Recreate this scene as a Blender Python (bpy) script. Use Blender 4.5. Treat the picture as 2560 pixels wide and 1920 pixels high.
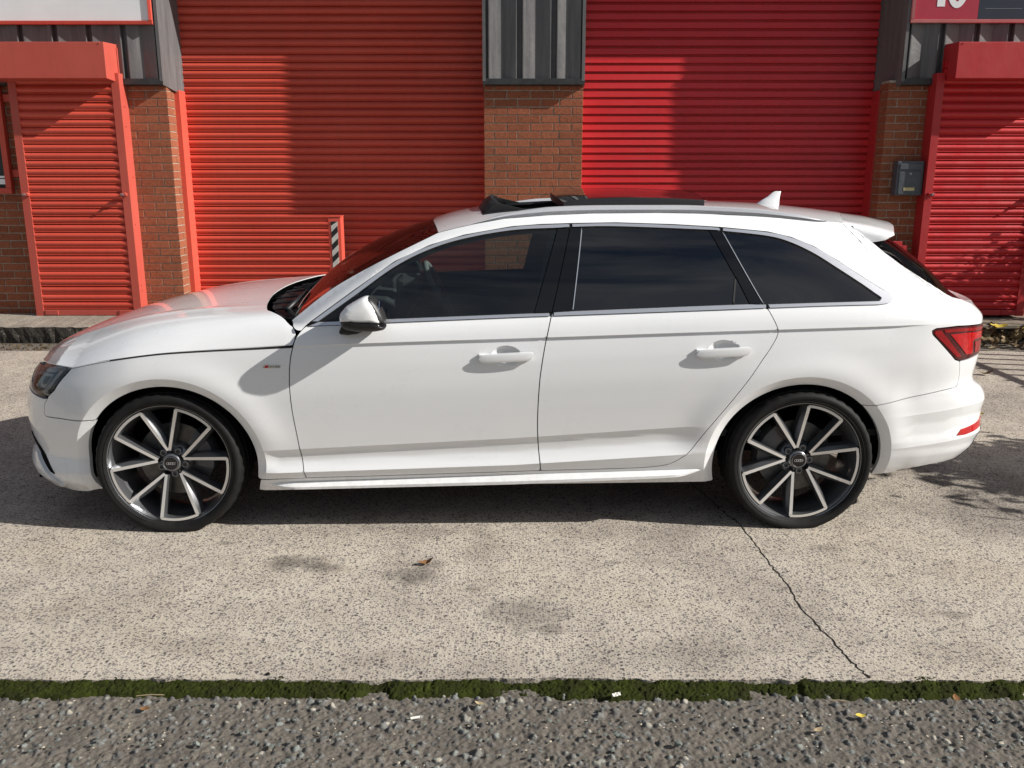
import bpy, bmesh, math, random
import numpy as np
from mathutils import Vector, Matrix
from mathutils.geometry import delaunay_2d_cdt

for _o in list(bpy.data.objects):
    bpy.data.objects.remove(_o, do_unlink=True)
SC = bpy.context.scene
COL = SC.collection
random.seed(7)
RNG = np.random.default_rng(11)

# ------------------------------------------------------------------ camera
cam_d = bpy.data.cameras.new('camera')
cam_d.sensor_width = 36.0
cam_d.lens = 31.247
cam_d.clip_start = 0.05
cam_d.clip_end = 600
cam = bpy.data.objects.new('camera', cam_d)
COL.objects.link(cam)
cam.location = (0, 0, 1.589)
cam.rotation_euler = (math.radians(90 - 13.56), 0, 0)
SC.camera = cam

# ------------------------------------------------------------------ sky and sun
SUN_DIR = Vector((1.0, -0.212, 0.63)).normalized()        # towards the sun
SUN_EL = math.asin(SUN_DIR.z)
SUN_AZ = math.atan2(SUN_DIR.x, SUN_DIR.y)
world = bpy.data.worlds.new('World')
SC.world = world
world.use_nodes = True
wn, wl = world.node_tree.nodes, world.node_tree.links
wn.clear()
w_out = wn.new('ShaderNodeOutputWorld')
w_bg = wn.new('ShaderNodeBackground')
w_bg.inputs['Strength'].default_value = 0.048
w_sky = wn.new('ShaderNodeTexSky')
w_sky.sky_type = 'NISHITA'
w_sky.sun_disc = False
w_sky.sun_elevation = SUN_EL
w_sky.sun_rotation = SUN_AZ
w_sky.air_density = 1.0
w_sky.dust_density = 1.2
# broken cloud all over the sky
w_co = wn.new('ShaderNodeTexCoord')
w_map = wn.new('ShaderNodeMapping')
w_map.inputs['Scale'].default_value = (1.3, 1.3, 4.6)
w_no = wn.new('ShaderNodeTexNoise')
w_no.inputs['Scale'].default_value = 1.7
w_no.inputs['Detail'].default_value = 7
w_no.inputs['Roughness'].default_value = 0.56
w_no.inputs['Distortion'].default_value = 0.35
w_ra = wn.new('ShaderNodeValToRGB')
w_ra.color_ramp.elements[0].position = 0.40
w_ra.color_ramp.elements[1].position = 0.66
w_ra.color_ramp.elements[1].color = (0.85, 0.85, 0.85, 1)
w_cl = wn.new('ShaderNodeMixRGB')
w_cl.inputs['Color2'].default_value = (6.6, 6.75, 7.0, 1)
wl.new(w_co.outputs['Generated'], w_map.inputs['Vector'])
wl.new(w_map.outputs['Vector'], w_no.inputs['Vector'])
wl.new(w_no.outputs['Fac'], w_ra.inputs['Fac'])
wl.new(w_ra.outputs['Color'], w_cl.inputs['Fac'])
wl.new(w_sky.outputs['Color'], w_cl.inputs['Color1'])
wl.new(w_cl.outputs['Color'], w_bg.inputs['Color'])
wl.new(w_bg.outputs['Background'], w_out.inputs['Surface'])

sun_d = bpy.data.lights.new('sun', 'SUN')
sun_d.energy = 4.7
sun_d.angle = math.radians(0.55)
sun_d.color = (1.0, 0.96, 0.90)
sun = bpy.data.objects.new('sun', sun_d)
COL.objects.link(sun)
sun.rotation_euler = SUN_DIR.to_track_quat('Z', 'Y').to_euler()
sun.location = (20, -4, 14)

SC.view_settings.view_transform = 'Standard'
SC.view_settings.look = 'None'
SC.view_settings.gamma = 1.0
SC.view_settings.use_curve_mapping = False
SC.view_settings.exposure = 0.50
SC.render.engine = 'CYCLES'
SC.cycles.max_bounces = 10
SC.cycles.transparent_max_bounces = 16
SC.cycles.glossy_bounces = 5

# ------------------------------------------------------------------ materials
MATS = {}
class NT:
    """small node-tree helper"""
    def __init__(s, name):
        s.m = bpy.data.materials.new(name); s.m.use_nodes = True
        s.n, s.l = s.m.node_tree.nodes, s.m.node_tree.links
        s.n.clear()
        s.out = s.n.new('ShaderNodeOutputMaterial')
    def add(s, t, **kw):
        nd = s.n.new(t)
        for k, v in kw.items():
            if k.startswith('i_'):
                nm = k[2:].replace('_', ' ')
                (nd.inputs[nm] if nm in nd.inputs else nd.inputs[int(nm)]).default_value = v
            else: setattr(nd, k, v)
        return nd
    def link(s, a, b): s.l.new(a, b)
    def pos(s, scale=(1, 1, 1), kind='Object'):
        tc = s.add('ShaderNodeTexCoord'); mp = s.add('ShaderNodeMapping')
        mp.inputs['Scale'].default_value = scale
        s.link(tc.outputs[kind], mp.inputs['Vector'])
        return mp.outputs['Vector']
    def wpos(s, scale=(1, 1, 1)):
        g = s.add('ShaderNodeNewGeometry'); mp = s.add('ShaderNodeMapping')
        mp.inputs['Scale'].default_value = scale
        s.link(g.outputs['Position'], mp.inputs['Vector'])
        return mp.outputs['Vector']
    def noise(s, vec, scale, detail=4, rough=.55, dist=0):
        nd = s.add('ShaderNodeTexNoise'); nd.inputs['Scale'].default_value = scale
        nd.inputs['Detail'].default_value = detail; nd.inputs['Roughness'].default_value = rough
        nd.inputs['Distortion'].default_value = dist
        s.link(vec, nd.inputs['Vector']); return nd.outputs['Fac']
    def voro(s, vec, scale, feature='F1', out='Distance', rnd=1.0):
        nd = s.add('ShaderNodeTexVoronoi'); nd.feature = feature
        nd.inputs['Scale'].default_value = scale
        nd.inputs['Randomness'].default_value = rnd
        s.link(vec, nd.inputs['Vector']); return nd.outputs[out]
    def ramp(s, fac, stops, interp='LINEAR'):
        nd = s.add('ShaderNodeValToRGB'); cr = nd.color_ramp; cr.interpolation = interp
        while len(cr.elements) < len(stops): cr.elements.new(.5)
        for e, (p, c) in zip(cr.elements, stops):
            e.position = p; e.color = (*c, 1) if len(c) == 3 else c
        s.link(fac, nd.inputs['Fac']); return nd.outputs['Color']
    def mix(s, fac, a, b, mode='MIX'):
        nd = s.add('ShaderNodeMixRGB'); nd.blend_type = mode
        for i, v in ((0, fac), (1, a), (2, b)):
            if hasattr(v, 'is_output') or hasattr(v, 'links'): s.link(v, nd.inputs[i])
            else: nd.inputs[i].default_value = v if i == 0 else ((*v, 1) if len(v) == 3 else v)
        return nd.outputs['Color']
    def math(s, op, a, b=0.0, clamp=False):
        nd = s.add('ShaderNodeMath'); nd.operation = op; nd.use_clamp = clamp
        for i, v in ((0, a), (1, b)):
            if hasattr(v, 'links'): s.link(v, nd.inputs[i])
            else: nd.inputs[i].default_value = v
        return nd.outputs[0]
    def bsdf(s, color=None, rough=.5, metal=0, spec=.5, coat=0, coat_rough=.03, bump=None, bstr=.3, bdist=.01):
        b = s.add('ShaderNodeBsdfPrincipled')
        if color is not None:
            if hasattr(color, 'links'): s.link(color, b.inputs['Base Color'])
            else: b.inputs['Base Color'].default_value = (*color, 1)
        if hasattr(rough, 'links'): s.link(rough, b.inputs['Roughness'])
        else: b.inputs['Roughness'].default_value = rough
        b.inputs['Metallic'].default_value = metal
        b.inputs['Specular IOR Level'].default_value = spec
        b.inputs['Coat Weight'].default_value = coat
        b.inputs['Coat Roughness'].default_value = coat_rough
        if bump is not None:
            bp = s.add('ShaderNodeBump'); bp.inputs['Strength'].default_value = bstr
            bp.inputs['Distance'].default_value = bdist
            s.link(bump, bp.inputs['Height']); s.link(bp.outputs['Normal'], b.inputs['Normal'])
        s.link(b.outputs['BSDF'], s.out.inputs['Surface'])
        return b
    def rnd(s):
        return s.add('ShaderNodeObjectInfo').outputs['Random']

def simple(name, color, rough=.5, metal=0, spec=.5, coat=0, var=.0, vscale=6, bumps=0, bscale=60):
    t = NT(name); c = color
    bump = None
    if var > 0:
        v = t.wpos()
        f = t.noise(v, vscale, 6, .6)
        lo = tuple(max(0, x * (1 - var)) for x in color); hi = tuple(min(1, x * (1 + var)) for x in color)
        c = t.ramp(f, [(.3, lo), (.7, hi)])
    if bumps > 0:
        bump = t.noise(t.wpos(), bscale, 3, .6)
    t.bsdf(c, rough, metal, spec, coat, bump=bump, bstr=bumps, bdist=.004)
    MATS[name] = t.m
    return t.m

def painted_metal(name, base, fade, rough=.42, chips=True):
    """sun-faded painted steel: colour drift, dust streaks, a few scuffs"""
    t = NT(name)
    w = t.wpos()
    n1 = t.noise(w, 1.1, 5, .6)
    c = t.ramp(n1, [(.35, base), (.68, fade)])
    n2 = t.noise(t.wpos((18, 18, 1.3)), 1.5, 4, .6)
    c = t.mix(t.ramp(n2, [(.5, (0, 0, 0)), (.8, (.16, .16, .16))]), c, (.10, .05, .04))
    # tiny value changes from piece to piece
    c = t.mix(.16, c, t.ramp(t.rnd(), [(0, tuple(x * .6 for x in base)), (1, tuple(min(1, x * 1.35) for x in fade))]))
    if chips:
        n3 = t.noise(t.wpos((5, 5, 22)), 1.3, 5, .7)
        chip = t.ramp(n3, [(.775, (0, 0, 0)), (.79, (1, 1, 1))])
        c = t.mix(chip, c, (.10, .09, .09))
    r = t.ramp(t.noise(w, 5, 4), [(.3, (rough - .06,) * 3), (.7, (rough + .12,) * 3)])
    t.bsdf(c, r, 0, .5, bump=t.noise(w, 26, 3), bstr=.08, bdist=.01)
    MATS[name] = t.m

painted_metal('red_orange', (.54, .062, .036), (.60, .084, .052))
painted_metal('red_hood', (.44, .070, .048), (.48, .086, .060), .5, False)
painted_metal('red_deep', (.53, .015, .019), (.58, .023, .026), .38)
painted_metal('red_trim', (.60, .075, .048), (.66, .10, .065), .42, False)
painted_metal('red_trim_deep', (.44, .018, .022), (.48, .028, .030), .42, False)
simple('black_gloss', (.006, .006, .007), .06, 0, .5, 0)
simple('black_plastic', (.012, .012, .013), .45, var=.15, vscale=20)
simple('black_rubber', (.014, .014, .014), .62)
simple('void_black', (.004, .004, .004), .9, spec=.1)
simple('silver_trim', (.68, .695, .73), .27, .7)
simple('rail_silver', (.74, .75, .78), .30, .35)
simple('chrome', (.85, .85, .86), .06, 1)
simple('interior_dark', (.034, .037, .039), .55, var=.15, vscale=15)
simple('interior_mid', (.15, .16, .16), .5)
simple('headliner', (.16, .165, .165), .9)
simple('mailbox_grey', (.075, .085, .10), .42, var=.2, vscale=14)
simple('brass', (.55, .48, .27), .4, .6)
simple('white_sign', (.84, .86, .87), .35, var=.04, vscale=3)
simple('navy_sign', (.028, .034, .05), .3, var=.08)
simple('crimson_sign', (.40, .035, .06), .32, var=.06)
simple('pink_trim', (.62, .20, .20), .4, var=.1)
simple('stripe_white', (.55, .54, .50), .5, var=.15, vscale=20)
simple('stripe_black', (.012, .012, .012), .5)
simple('zinc', (.35, .35, .36), .35, .8)
simple('window_dark', (.02, .03, .03), .08)
# ------------------------------------------------------------------ mesh helpers
class MB:
    def __init__(s): s.v, s.f = [], []
    def add(s, vs, fs):
        k = len(s.v); s.v += [tuple(map(float, p)) for p in vs]; s.f += [tuple(i + k for i in q) for q in fs]; return s
    def box(s, x0, x1, y0, y1, z0, z1):
        return s.add([(x0, y0, z0), (x1, y0, z0), (x1, y1, z0), (x0, y1, z0), (x0, y0, z1), (x1, y0, z1), (x1, y1, z1), (x0, y1, z1)],
                     [(0, 3, 2, 1), (4, 5, 6, 7), (0, 1, 5, 4), (1, 2, 6, 5), (2, 3, 7, 6), (3, 0, 4, 7)])
    def grid(s, G, closed_u=False):
        """G: array nu x nv x 3"""
        G = np.asarray(G); nu, nv = G.shape[:2]; k = len(s.v)
        s.v += [tuple(p) for p in G.reshape(-1, 3).tolist()]
        for i in range(nu if closed_u else nu - 1):
            for j in range(nv - 1):
                a, b = k + i * nv + j, k + ((i + 1) % nu) * nv + j
                s.f.append((a, b, b + 1, a + 1))
        return s
    def prism(s, poly, axis, a, b):
        """poly: list of 2D points; extruded along axis ('x','y','z') from a to b"""
        n = len(poly)
        def P(p, t):
            return {'x': (t, p[0], p[1]), 'y': (p[0], t, p[1]), 'z': (p[0], p[1], t)}[axis]
        vs = [P(p, a) for p in poly] + [P(p, b) for p in poly]
        fs = [tuple(range(n)), tuple(range(2 * n - 1, n - 1, -1))]
        fs += [(i, i + n, (i + 1) % n + n, (i + 1) % n) for i in range(n)]
        return s.add(vs, fs)
    def tube(s, pts, r, n=10, cap=True):
        pts = [Vector(p) for p in pts]; rs = r if hasattr(r, '__len__') else [r] * len(pts)
        G = []; up = Vector((0, 0, 1))
        for i, p in enumerate(pts):
            d = (pts[min(i + 1, len(pts) - 1)] - pts[max(i - 1, 0)]).normalized()
            a = d.cross(up)
            if a.length < 1e-4: a = d.cross(Vector((0, 1, 0)))
            a.normalize(); b = d.cross(a).normalized()
            G.append([tuple(p + (a * math.cos(t) + b * math.sin(t)) * rs[i]) for t in [2 * math.pi * j / n for j in range(n + 1)]])
        k = len(s.v); s.grid(G)
        if cap:
            s.f.append(tuple(k + j for j in range(n))); m = k + (len(pts) - 1) * (n + 1)
            s.f.append(tuple(m + j for j in range(n - 1, -1, -1)))
        return s
    def lathe_y(s, prof, c=(0, 0, 0), n=64, a0=0, a1=2 * math.pi):
        """prof: (y, r) list revolved round the y axis through c"""
        full = abs(a1 - a0 - 2 * math.pi) < 1e-6
        G = []
        for i in range(n if full else n + 1):
            t = a0 + (a1 - a0) * i / n
            G.append([(c[0] + r * math.cos(t), c[1] + y, c[2] + r * math.sin(t)) for y, r in prof])
        return s.grid(G, closed_u=full)
    def mesh(s, name, smooth=False, angle=None):
        me = bpy.data.meshes.new(name); me.from_pydata(s.v, [], s.f); me.update()
        bm = bmesh.new(); bm.from_mesh(me)
        bmesh.ops.remove_doubles(bm, verts=bm.verts, dist=1e-5)
        bmesh.ops.recalc_face_normals(bm, faces=bm.faces)
        if smooth:
            for f in bm.faces: f.smooth = True
            if angle:
                for e in bm.edges:
                    if len(e.link_faces) == 2 and e.calc_face_angle(0) > math.radians(angle): e.smooth = False
        bm.to_mesh(me); bm.free()
        return me
    def build(s, name, mat, parent=None, smooth=False, angle=None, bevel=0):
        return obj(name, s.mesh(name, smooth, angle), mat, parent, bevel)

def obj(name, me, mat, parent=None, bevel=0):
    o = bpy.data.objects.new(name, me)
    if mat is not None and not me.materials: me.materials.append(MATS[mat] if isinstance(mat, str) else mat)
    COL.objects.link(o)
    if parent is not None: o.parent = parent
    if bevel:
        b = o.modifiers.new('bevel', 'BEVEL'); b.width = bevel; b.segments = 2; b.limit_method = 'ANGLE'; b.angle_limit = math.radians(40)
    return o
def empty(name, loc=(0, 0, 0), rz=0):
    o = bpy.data.objects.new(name, None); COL.objects.link(o); o.location = loc; o.rotation_euler = (0, 0, rz)
    o.empty_display_size = .1
    return o
def tag(o, label, cat, group=None):
    o['label'] = label; o['category'] = cat
    if group: o['group'] = group
    return o
def struct(o): o['kind'] = 'structure'; return o
def stuff(o): o['kind'] = 'stuff'; return o
def box(name, mat, parent, *a, bevel=0):
    return MB().box(*a).build(name, mat, parent, bevel=bevel)
def inst(o, loc, parent=None, rot=None, scale=None):
    c = o.copy(); COL.objects.link(c); c.location = loc
    c.parent = parent
    if rot is not None: c.rotation_euler = rot
    if scale is not None: c.scale = scale
    return c
# ------------------------------------------------------------------ ground materials
def concrete(name, light, dark, peb=.55, stains=(), scale=1.0, darkmul=1.0):
    t = NT(name); w = t.wpos()
    # exposed aggregate at two sizes
    wd = t.mix(.03, w, t.add('ShaderNodeTexNoise', i_Scale=40.0).outputs['Color'])
    c1 = t.voro(w, 120 * scale, 'F1', 'Color'); d1 = t.voro(w, 120 * scale)
    c2 = t.voro(w, 58 * scale, 'F1', 'Color'); d2 = t.voro(w, 58 * scale)
    sep1 = t.add('ShaderNodeSeparateColor'); t.link(c1, sep1.inputs[0])
    sep2 = t.add('ShaderNodeSeparateColor'); t.link(c2, sep2.inputs[0])
    base = t.ramp(t.noise(w, 260, 3, .7), [(.3, tuple(x * .72 for x in light)), (.62, light), (.8, tuple(min(1, x * 1.15) for x in light))])
    p1 = t.math('MULTIPLY', t.ramp(d1, [(.42, (1, 1, 1)), (.56, (0, 0, 0))]), t.ramp(sep1.outputs[0], [(peb, (0, 0, 0)), (peb + .06, (1, 1, 1))]))
    pc1 = t.ramp(sep1.outputs[1], [(0, tuple(x * .55 for x in dark)), (.5, dark), (.85, tuple(x * 1.5 for x in dark)), (1, (.30, .24, .17))])
    c = t.mix(p1, base, pc1)
    p2 = t.math('MULTIPLY', t.ramp(d2, [(.30, (1, 1, 1)), (.42, (0, 0, 0))]), t.ramp(sep2.outputs[0], [(.74, (0, 0, 0)), (.80, (1, 1, 1))]))
    pc2 = t.ramp(sep2.outputs[2], [(0, tuple(x * .5 for x in dark)), (.6, dark), (1, (.27, .25, .23))])
    c = t.mix(p2, c, pc2)
    # wear and dirt
    n = t.noise(w, .9, 6, .62, .4)
    c = t.mix(t.ramp(n, [(.42, (0, 0, 0)), (.72, (.55, .55, .55))]), c, tuple(x * .9 for x in dark), 'MULTIPLY') if False else c
    g = t.ramp(n, [(.30, (.66, .65, .66)), (.52, (1, 1, 1)), (.75, (1.0, .97, .92))])
    c = t.mix(1.0, c, g, 'MULTIPLY')
    g2 = t.ramp(t.noise(w, 5.5, 5, .65), [(.34, (.78, .77, .77)), (.58, (1, 1, 1))])
    c = t.mix(.8, c, g2, 'MULTIPLY')
    # patches of oil and damp where cars have stood
    sp = t.add('ShaderNodeSeparateXYZ'); t.link(w, sp.inputs[0])
    wob = t.noise(w, 9, 5, .7)
    for (sx, sy, rx, ry, k) in stains:
        dx = t.math('DIVIDE', t.math('SUBTRACT', sp.outputs[0], sx), rx)
        dy = t.math('DIVIDE', t.math('SUBTRACT', sp.outputs[1], sy), ry)
        d = t.math('ADD', t.math('MULTIPLY', dx, dx), t.math('MULTIPLY', dy, dy))
        d = t.math('ADD', d, t.math('MULTIPLY', t.math('SUBTRACT', wob, .5), 3.2))
        f = t.ramp(d, [(.0, (k, k, k)), (.95, (0, 0, 0))])
        c = t.mix(f, c, (.06, .052, .045))
    c = t.mix(1.0, c, (darkmul,) * 3, 'MULTIPLY')
    h = t.math('ADD', t.math('MULTIPLY', d1, -.6), t.math('MULTIPLY', t.noise(w, 300, 3, .7), .8))
    t.bsdf(c, .86, 0, .28, bump=h, bstr=.75, bdist=.004)
    MATS[name] = t.m
STAINS = [(-.90, 3.42, .17, .085, .62), (-.78, 3.37, .12, .06, .5), (-.40, 3.30, .13, .09, .65), (-.34, 3.41, .16, .05, .38), (.06, 2.98, .20, .17, .42), (.13, 2.86, .07, .05, .4),
          (1.35, 3.55, .10, .06, .35), (1.62, 2.98, .08, .04, .4), (-2.0, 3.9, .35, .2, .2), (2.6, 4.3, .5, .35, .30), (2.2, 3.9, .35, .3, .22), (-1.5, 3.05, .3, .25, .16), (-1.25, 3.62, .06, .03, .5), (-.15, 3.18, .05, .025, .5), (.42, 3.42, .04, .02, .5), (1.52, 3.30, .035, .018, .55), (-1.05, 2.75, .22, .10, .22), (.55, 2.70, .30, .12, .2), (1.5, 2.72, .2, .1, .2), (.62, 3.75, .5, .12, .18), (-.6, 3.75, .6, .10, .18), (-.12, 3.55, .10, .30, .2), (1.32, 4.02, .05, .03, .5)]
concrete('concrete', (.555, .495, .412), (.185, .165, .158), .46, STAINS)
concrete('concrete_old', (.27, .235, .19), (.12, .11, .10), .45, (), 1.1, .80)
concrete('concrete_step', (.40, .355, .29), (.17, .155, .14), .60, (), 1.2)
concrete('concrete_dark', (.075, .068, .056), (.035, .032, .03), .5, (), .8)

def asphalt(name):
    t = NT(name); w = t.wpos()
    at = t.add('ShaderNodeAttribute'); at.attribute_name = 'stone'
    base = t.ramp(t.noise(w, 160, 5, .75), [(.25, (.070, .063, .056)), (.5, (.135, .123, .108)), (.75, (.20, .182, .16))])
    big = t.ramp(t.noise(w, 4.5, 5, .6), [(.3, (.78, .76, .74)), (.65, (1.12, 1.08, 1.02))])
    base = t.mix(1.0, base, big, 'MULTIPLY')
    st = t.ramp(at.outputs['Fac'], [(0, (.12, .11, .10)), (.2, (.085, .083, .08)), (.45, (.16, .15, .137)), (.72, (.17, .178, .168)), (.86, (.21, .225, .205)), (.95, (.30, .27, .22)), (1, (.42, .38, .31))])
    f = t.ramp(at.outputs['Fac'], [(.005, (0, 0, 0)), (.02, (1, 1, 1))])
    c = t.mix(f, base, st)
    t.bsdf(c, .85, 0, .25, bump=t.noise(w, 420, 4, .7), bstr=.6, bdist=.003)
    MATS[name] = t.m
asphalt('asphalt')
def moss_mat():
    t = NT('moss'); w = t.wpos()
    c = t.ramp(t.noise(w, 13, 7, .68), [(.34, (.013, .011, .008)), (.46, (.017, .019, .006)), (.58, (.027, .036, .006)), (.75, (.072, .080, .012))])
    c = t.mix(.45, c, t.ramp(t.noise(w, 300, 3, .7), [(.3, (.006, .008, .003)), (.7, (.070, .085, .014))]))
    t.bsdf(c, .95, 0, .1, bump=t.noise(w, 500, 4, .8), bstr=.9, bdist=.004)
    MATS['moss'] = t.m
moss_mat()
simple('crack_dirt', (.016, .014, .012), .95, spec=.1)

def vnoise(x, y, f, seed):
    """smooth value noise on arrays"""
    r = np.random.default_rng(seed).random((257, 257))
    X, Y = x * f, y * f
    i, j = np.floor(X).astype(int), np.floor(Y).astype(int); a, b = X - i, Y - j
    a, b = a * a * (3 - 2 * a), b * b * (3 - 2 * b)
    g = lambda p, q: r[p % 257, q % 257]
    return (g(i, j) * (1 - a) + g(i + 1, j) * a) * (1 - b) + (g(i, j + 1) * (1 - a) + g(i + 1, j + 1) * a) * b

def np_grid_mesh(name, X, Y, Z):
    nu, nv = X.shape
    me = bpy.data.meshes.new(name)
    vs = np.stack([X, Y, Z], -1).reshape(-1, 3)
    idx = np.arange(nu * nv).reshape(nu, nv)
    q = np.stack([idx[:-1, :-1], idx[1:, :-1], idx[1:, 1:], idx[:-1, 1:]], -1).reshape(-1, 4)
    me.vertices.add(len(vs)); me.vertices.foreach_set('co', vs.ravel())
    me.loops.add(q.size); me.loops.foreach_set('vertex_index', q.ravel())
    me.polygons.add(len(q)); me.polygons.foreach_set('loop_start', np.arange(0, q.size, 4))
    me.update(calc_edges=True); me.validate()
    me.polygons.foreach_set('use_smooth', np.ones(len(q), bool))
    return me

# far ground sheet (road beyond the strip in view)
struct(MB().add([(-200, -200, -.045), (200, -200, -.045), (200, 200, -.045), (-200, 200, -.045)], [(0, 1, 2, 3)]).build('ground', 'asphalt'))
# strip of coarse asphalt in the foreground, real chippings
GS = .0036
gx = np.arange(-1.85, 1.851, GS); gy = np.arange(1.75, 2.535, GS)
X, Y = np.meshgrid(gx, gy, indexing='ij')
Z = -.026 + .006 * (vnoise(X + 9, Y + 9, 9, 1) - .5) + .0045 * (vnoise(X + 9, Y + 9, 48, 2) - .5) + .0055 * (vnoise(X + 9, Y + 9, 110, 3) - .5)
ST = np.zeros_like(X)
NS = 6500
sx, sy = RNG.uniform(-1.85, 1.85, NS), RNG.uniform(1.75, 2.5, NS)
sr = .0035 + .0085 * RNG.random(NS) ** 2.2
for a, b, r, h, v, an, el in zip(sx, sy, sr, RNG.random(NS), RNG.random(NS), RNG.random(NS) * 3.14, .6 + .4 * RNG.random(NS)):
    i0, i1 = int((a - r * 1.3 + 1.85) / GS), int((a + r * 1.3 + 1.85) / GS) + 2
    j0, j1 = int((b - r * 1.3 - 1.75) / GS), int((b + r * 1.3 - 1.75) / GS) + 2
    i0, j0 = max(i0, 0), max(j0, 0)
    dx, dy = X[i0:i1, j0:j1] - a, Y[i0:i1, j0:j1] - b
    ca, sa = math.cos(an), math.sin(an)
    d = (np.abs((dx * ca + dy * sa) / r) ** 2.6 + np.abs((-dx * sa + dy * ca) / (r * el)) ** 2.6)
    m = d < 1
    if m.any():
        Z[i0:i1, j0:j1] += np.where(m, (.25 + .75 * h) * r * .62 * np.clip(1 - d, 0, 1) ** .3 + .001, 0)
        if h > .35: ST[i0:i1, j0:j1] = np.where(m, .03 + .97 * v, ST[i0:i1, j0:j1])
me = np_grid_mesh('road', X, Y, Z)
at = me.attributes.new('stone', 'FLOAT', 'POINT'); at.data.foreach_set('value', ST.ravel().astype(np.float32))
road = struct(obj('road', me, 'asphalt'))
# road either side of it
for x0, x1, y0, y1, nm in ((-60, -1.85, 1.75, 2.50, 'road'), (1.85, 60, 1.75, 2.50, 'road'), (-60, 60, -30, 1.75, 'road')):
    struct(MB().add([(x0, y0, -.026), (x1, y0, -.026), (x1, y1, -.026), (x0, y1, -.026)], [(0, 1, 2, 3)]).build(nm, 'asphalt'))
# big loose chippings lying on the road
def stone_mesh(name, r, seed):
    bm = bmesh.new(); bmesh.ops.create_icosphere(bm, subdivisions=1, radius=r)
    rr = random.Random(seed)
    for v in bm.verts: v.co = Vector((v.co.x * (1 + rr.uniform(-.25, .3)), v.co.y * (.75 + rr.uniform(-.2, .25)), v.co.z * (.55 + rr.uniform(-.15, .2))))
    me = bpy.data.meshes.new(name); bm.to_mesh(me); bm.free(); return me
def stone_mat(name, a, b):
    t = NT(name); t.bsdf(t.mix(.35, t.ramp(t.rnd(), [(0, a), (1, b)]), t.ramp(t.noise(t.wpos(), 180, 3), [(.3, tuple(x * .6 for x in a)), (.7, b)])), .8, 0, .3)
    MATS[name] = t.m
stone_mat('stone_green', (.12, .135, .12), (.24, .265, .24)); stone_mat('stone_pale', (.33, .29, .23), (.55, .48, .37))
def chippings(n, r0, r1, mat, seed):
    rr = random.Random(seed); mb = MB()
    protos = [[(v.co.copy(), None) for v in stone_mesh('t', 1, seed * 9 + k).vertices] for k in range(5)]
    pf = [[tuple(p.vertices) for p in stone_mesh('t', 1, 0).polygons]] * 5
    for i in range(n):
        x, y = rr.uniform(-1.6, 1.6), rr.uniform(2.02, 2.47); r = rr.uniform(r0, r1) * (1 if rr.random() < .8 else 1.4); a = rr.uniform(0, 6.28)
        k = rr.randrange(5); ca, sa = math.cos(a), math.sin(a)
        mb.add([(x + r * (p[0].x * ca - p[0].y * sa), y + r * (p[0].x * sa + p[0].y * ca), -.019 + r * .45 * (1 + p[0].z)) for p in protos[k]], pf[k])
    return mb
stuff(tag(chippings(330, .0035, .0085, 'stone_green', 3).build('loose_chippings', 'stone_green'), 'loose grey green chippings scattered over the rough road surface', 'gravel'))
stuff(tag(chippings(190, .002, .0045, 'stone_pale', 4).build('pale_grit', 'stone_pale'), 'tiny pale grit scattered over the rough road surface', 'grit'))

# concrete forecourt: one slab with a ragged front edge
fx = np.concatenate([[-40, -12], np.arange(-7, -2.2, .05), np.arange(-2.2, 2.2, .008), np.arange(2.2, 7, .05), [12, 40]])
fe = 2.548 + .012 * (vnoise(fx + 50, fx * 0 + 3, 3.1, 5) - .5) + .012 * (vnoise(fx + 50, fx * 0 + 3, 18, 6) - .5) + .005 * (vnoise(fx + 50, fx * 0 + 3, 55, 7) - .5)
n = len(fx)
mb = MB()
mb.add([(x, y, 0) for x, y in zip(fx, fe)] + [(x, 7.86, 0) for x in fx], [(i, i + 1, i + 1 + n, i + n) for i in range(n - 1)])
mb.add([(x, y, 0) for x, y in zip(fx, fe)] + [(x, y + .004, -.05) for x, y in zip(fx, fe)], [(i, i + n, i + 1 + n, i + 1) for i in range(n - 1)])
forecourt = struct(mb.build('forecourt', 'concrete'))
# older apron between slab and building
struct(MB().add([(-40, 7.875, -.012), (40, 7.875, -.012), (40, 9.7, -.004), (-40, 9.7, -.004)], [(0, 1, 2, 3)]).build('apron', 'concrete_old'))
# the crack running out from under the car: a jagged, dirt-filled opening
ck = [(.90, 4.62), (.93, 4.40), (.972, 4.196), (1.00, 4.02), (1.045, 3.86), (1.06, 3.70), (1.063, 3.567), (1.068, 3.40), (1.085, 3.25), (1.074, 3.026), (1.10, 2.86), (1.12, 2.72), (1.135, 2.62), (1.15, 2.556)]
pts = []
for (a, b), (c, d) in zip(ck[:-1], ck[1:]):
    for k in range(7):
        t = k / 7; pts.append((a + (c - a) * t + random.uniform(-.006, .006), b + (d - b) * t))
pts.append(ck[-1])
vs = []
for i, (a, b) in enumerate(pts):
    wd = (.0018 + .0016 * random.random()) * (1 + 1.3 * (i > len(pts) - 4)); vs += [(a - wd, b, .0015), (a + wd, b, .0015)]
MB().add(vs, [(2 * i, 2 * i + 1, 2 * i + 3, 2 * i + 2) for i in range(len(pts) - 1)]).build('crack', 'crack_dirt', forecourt)

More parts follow.
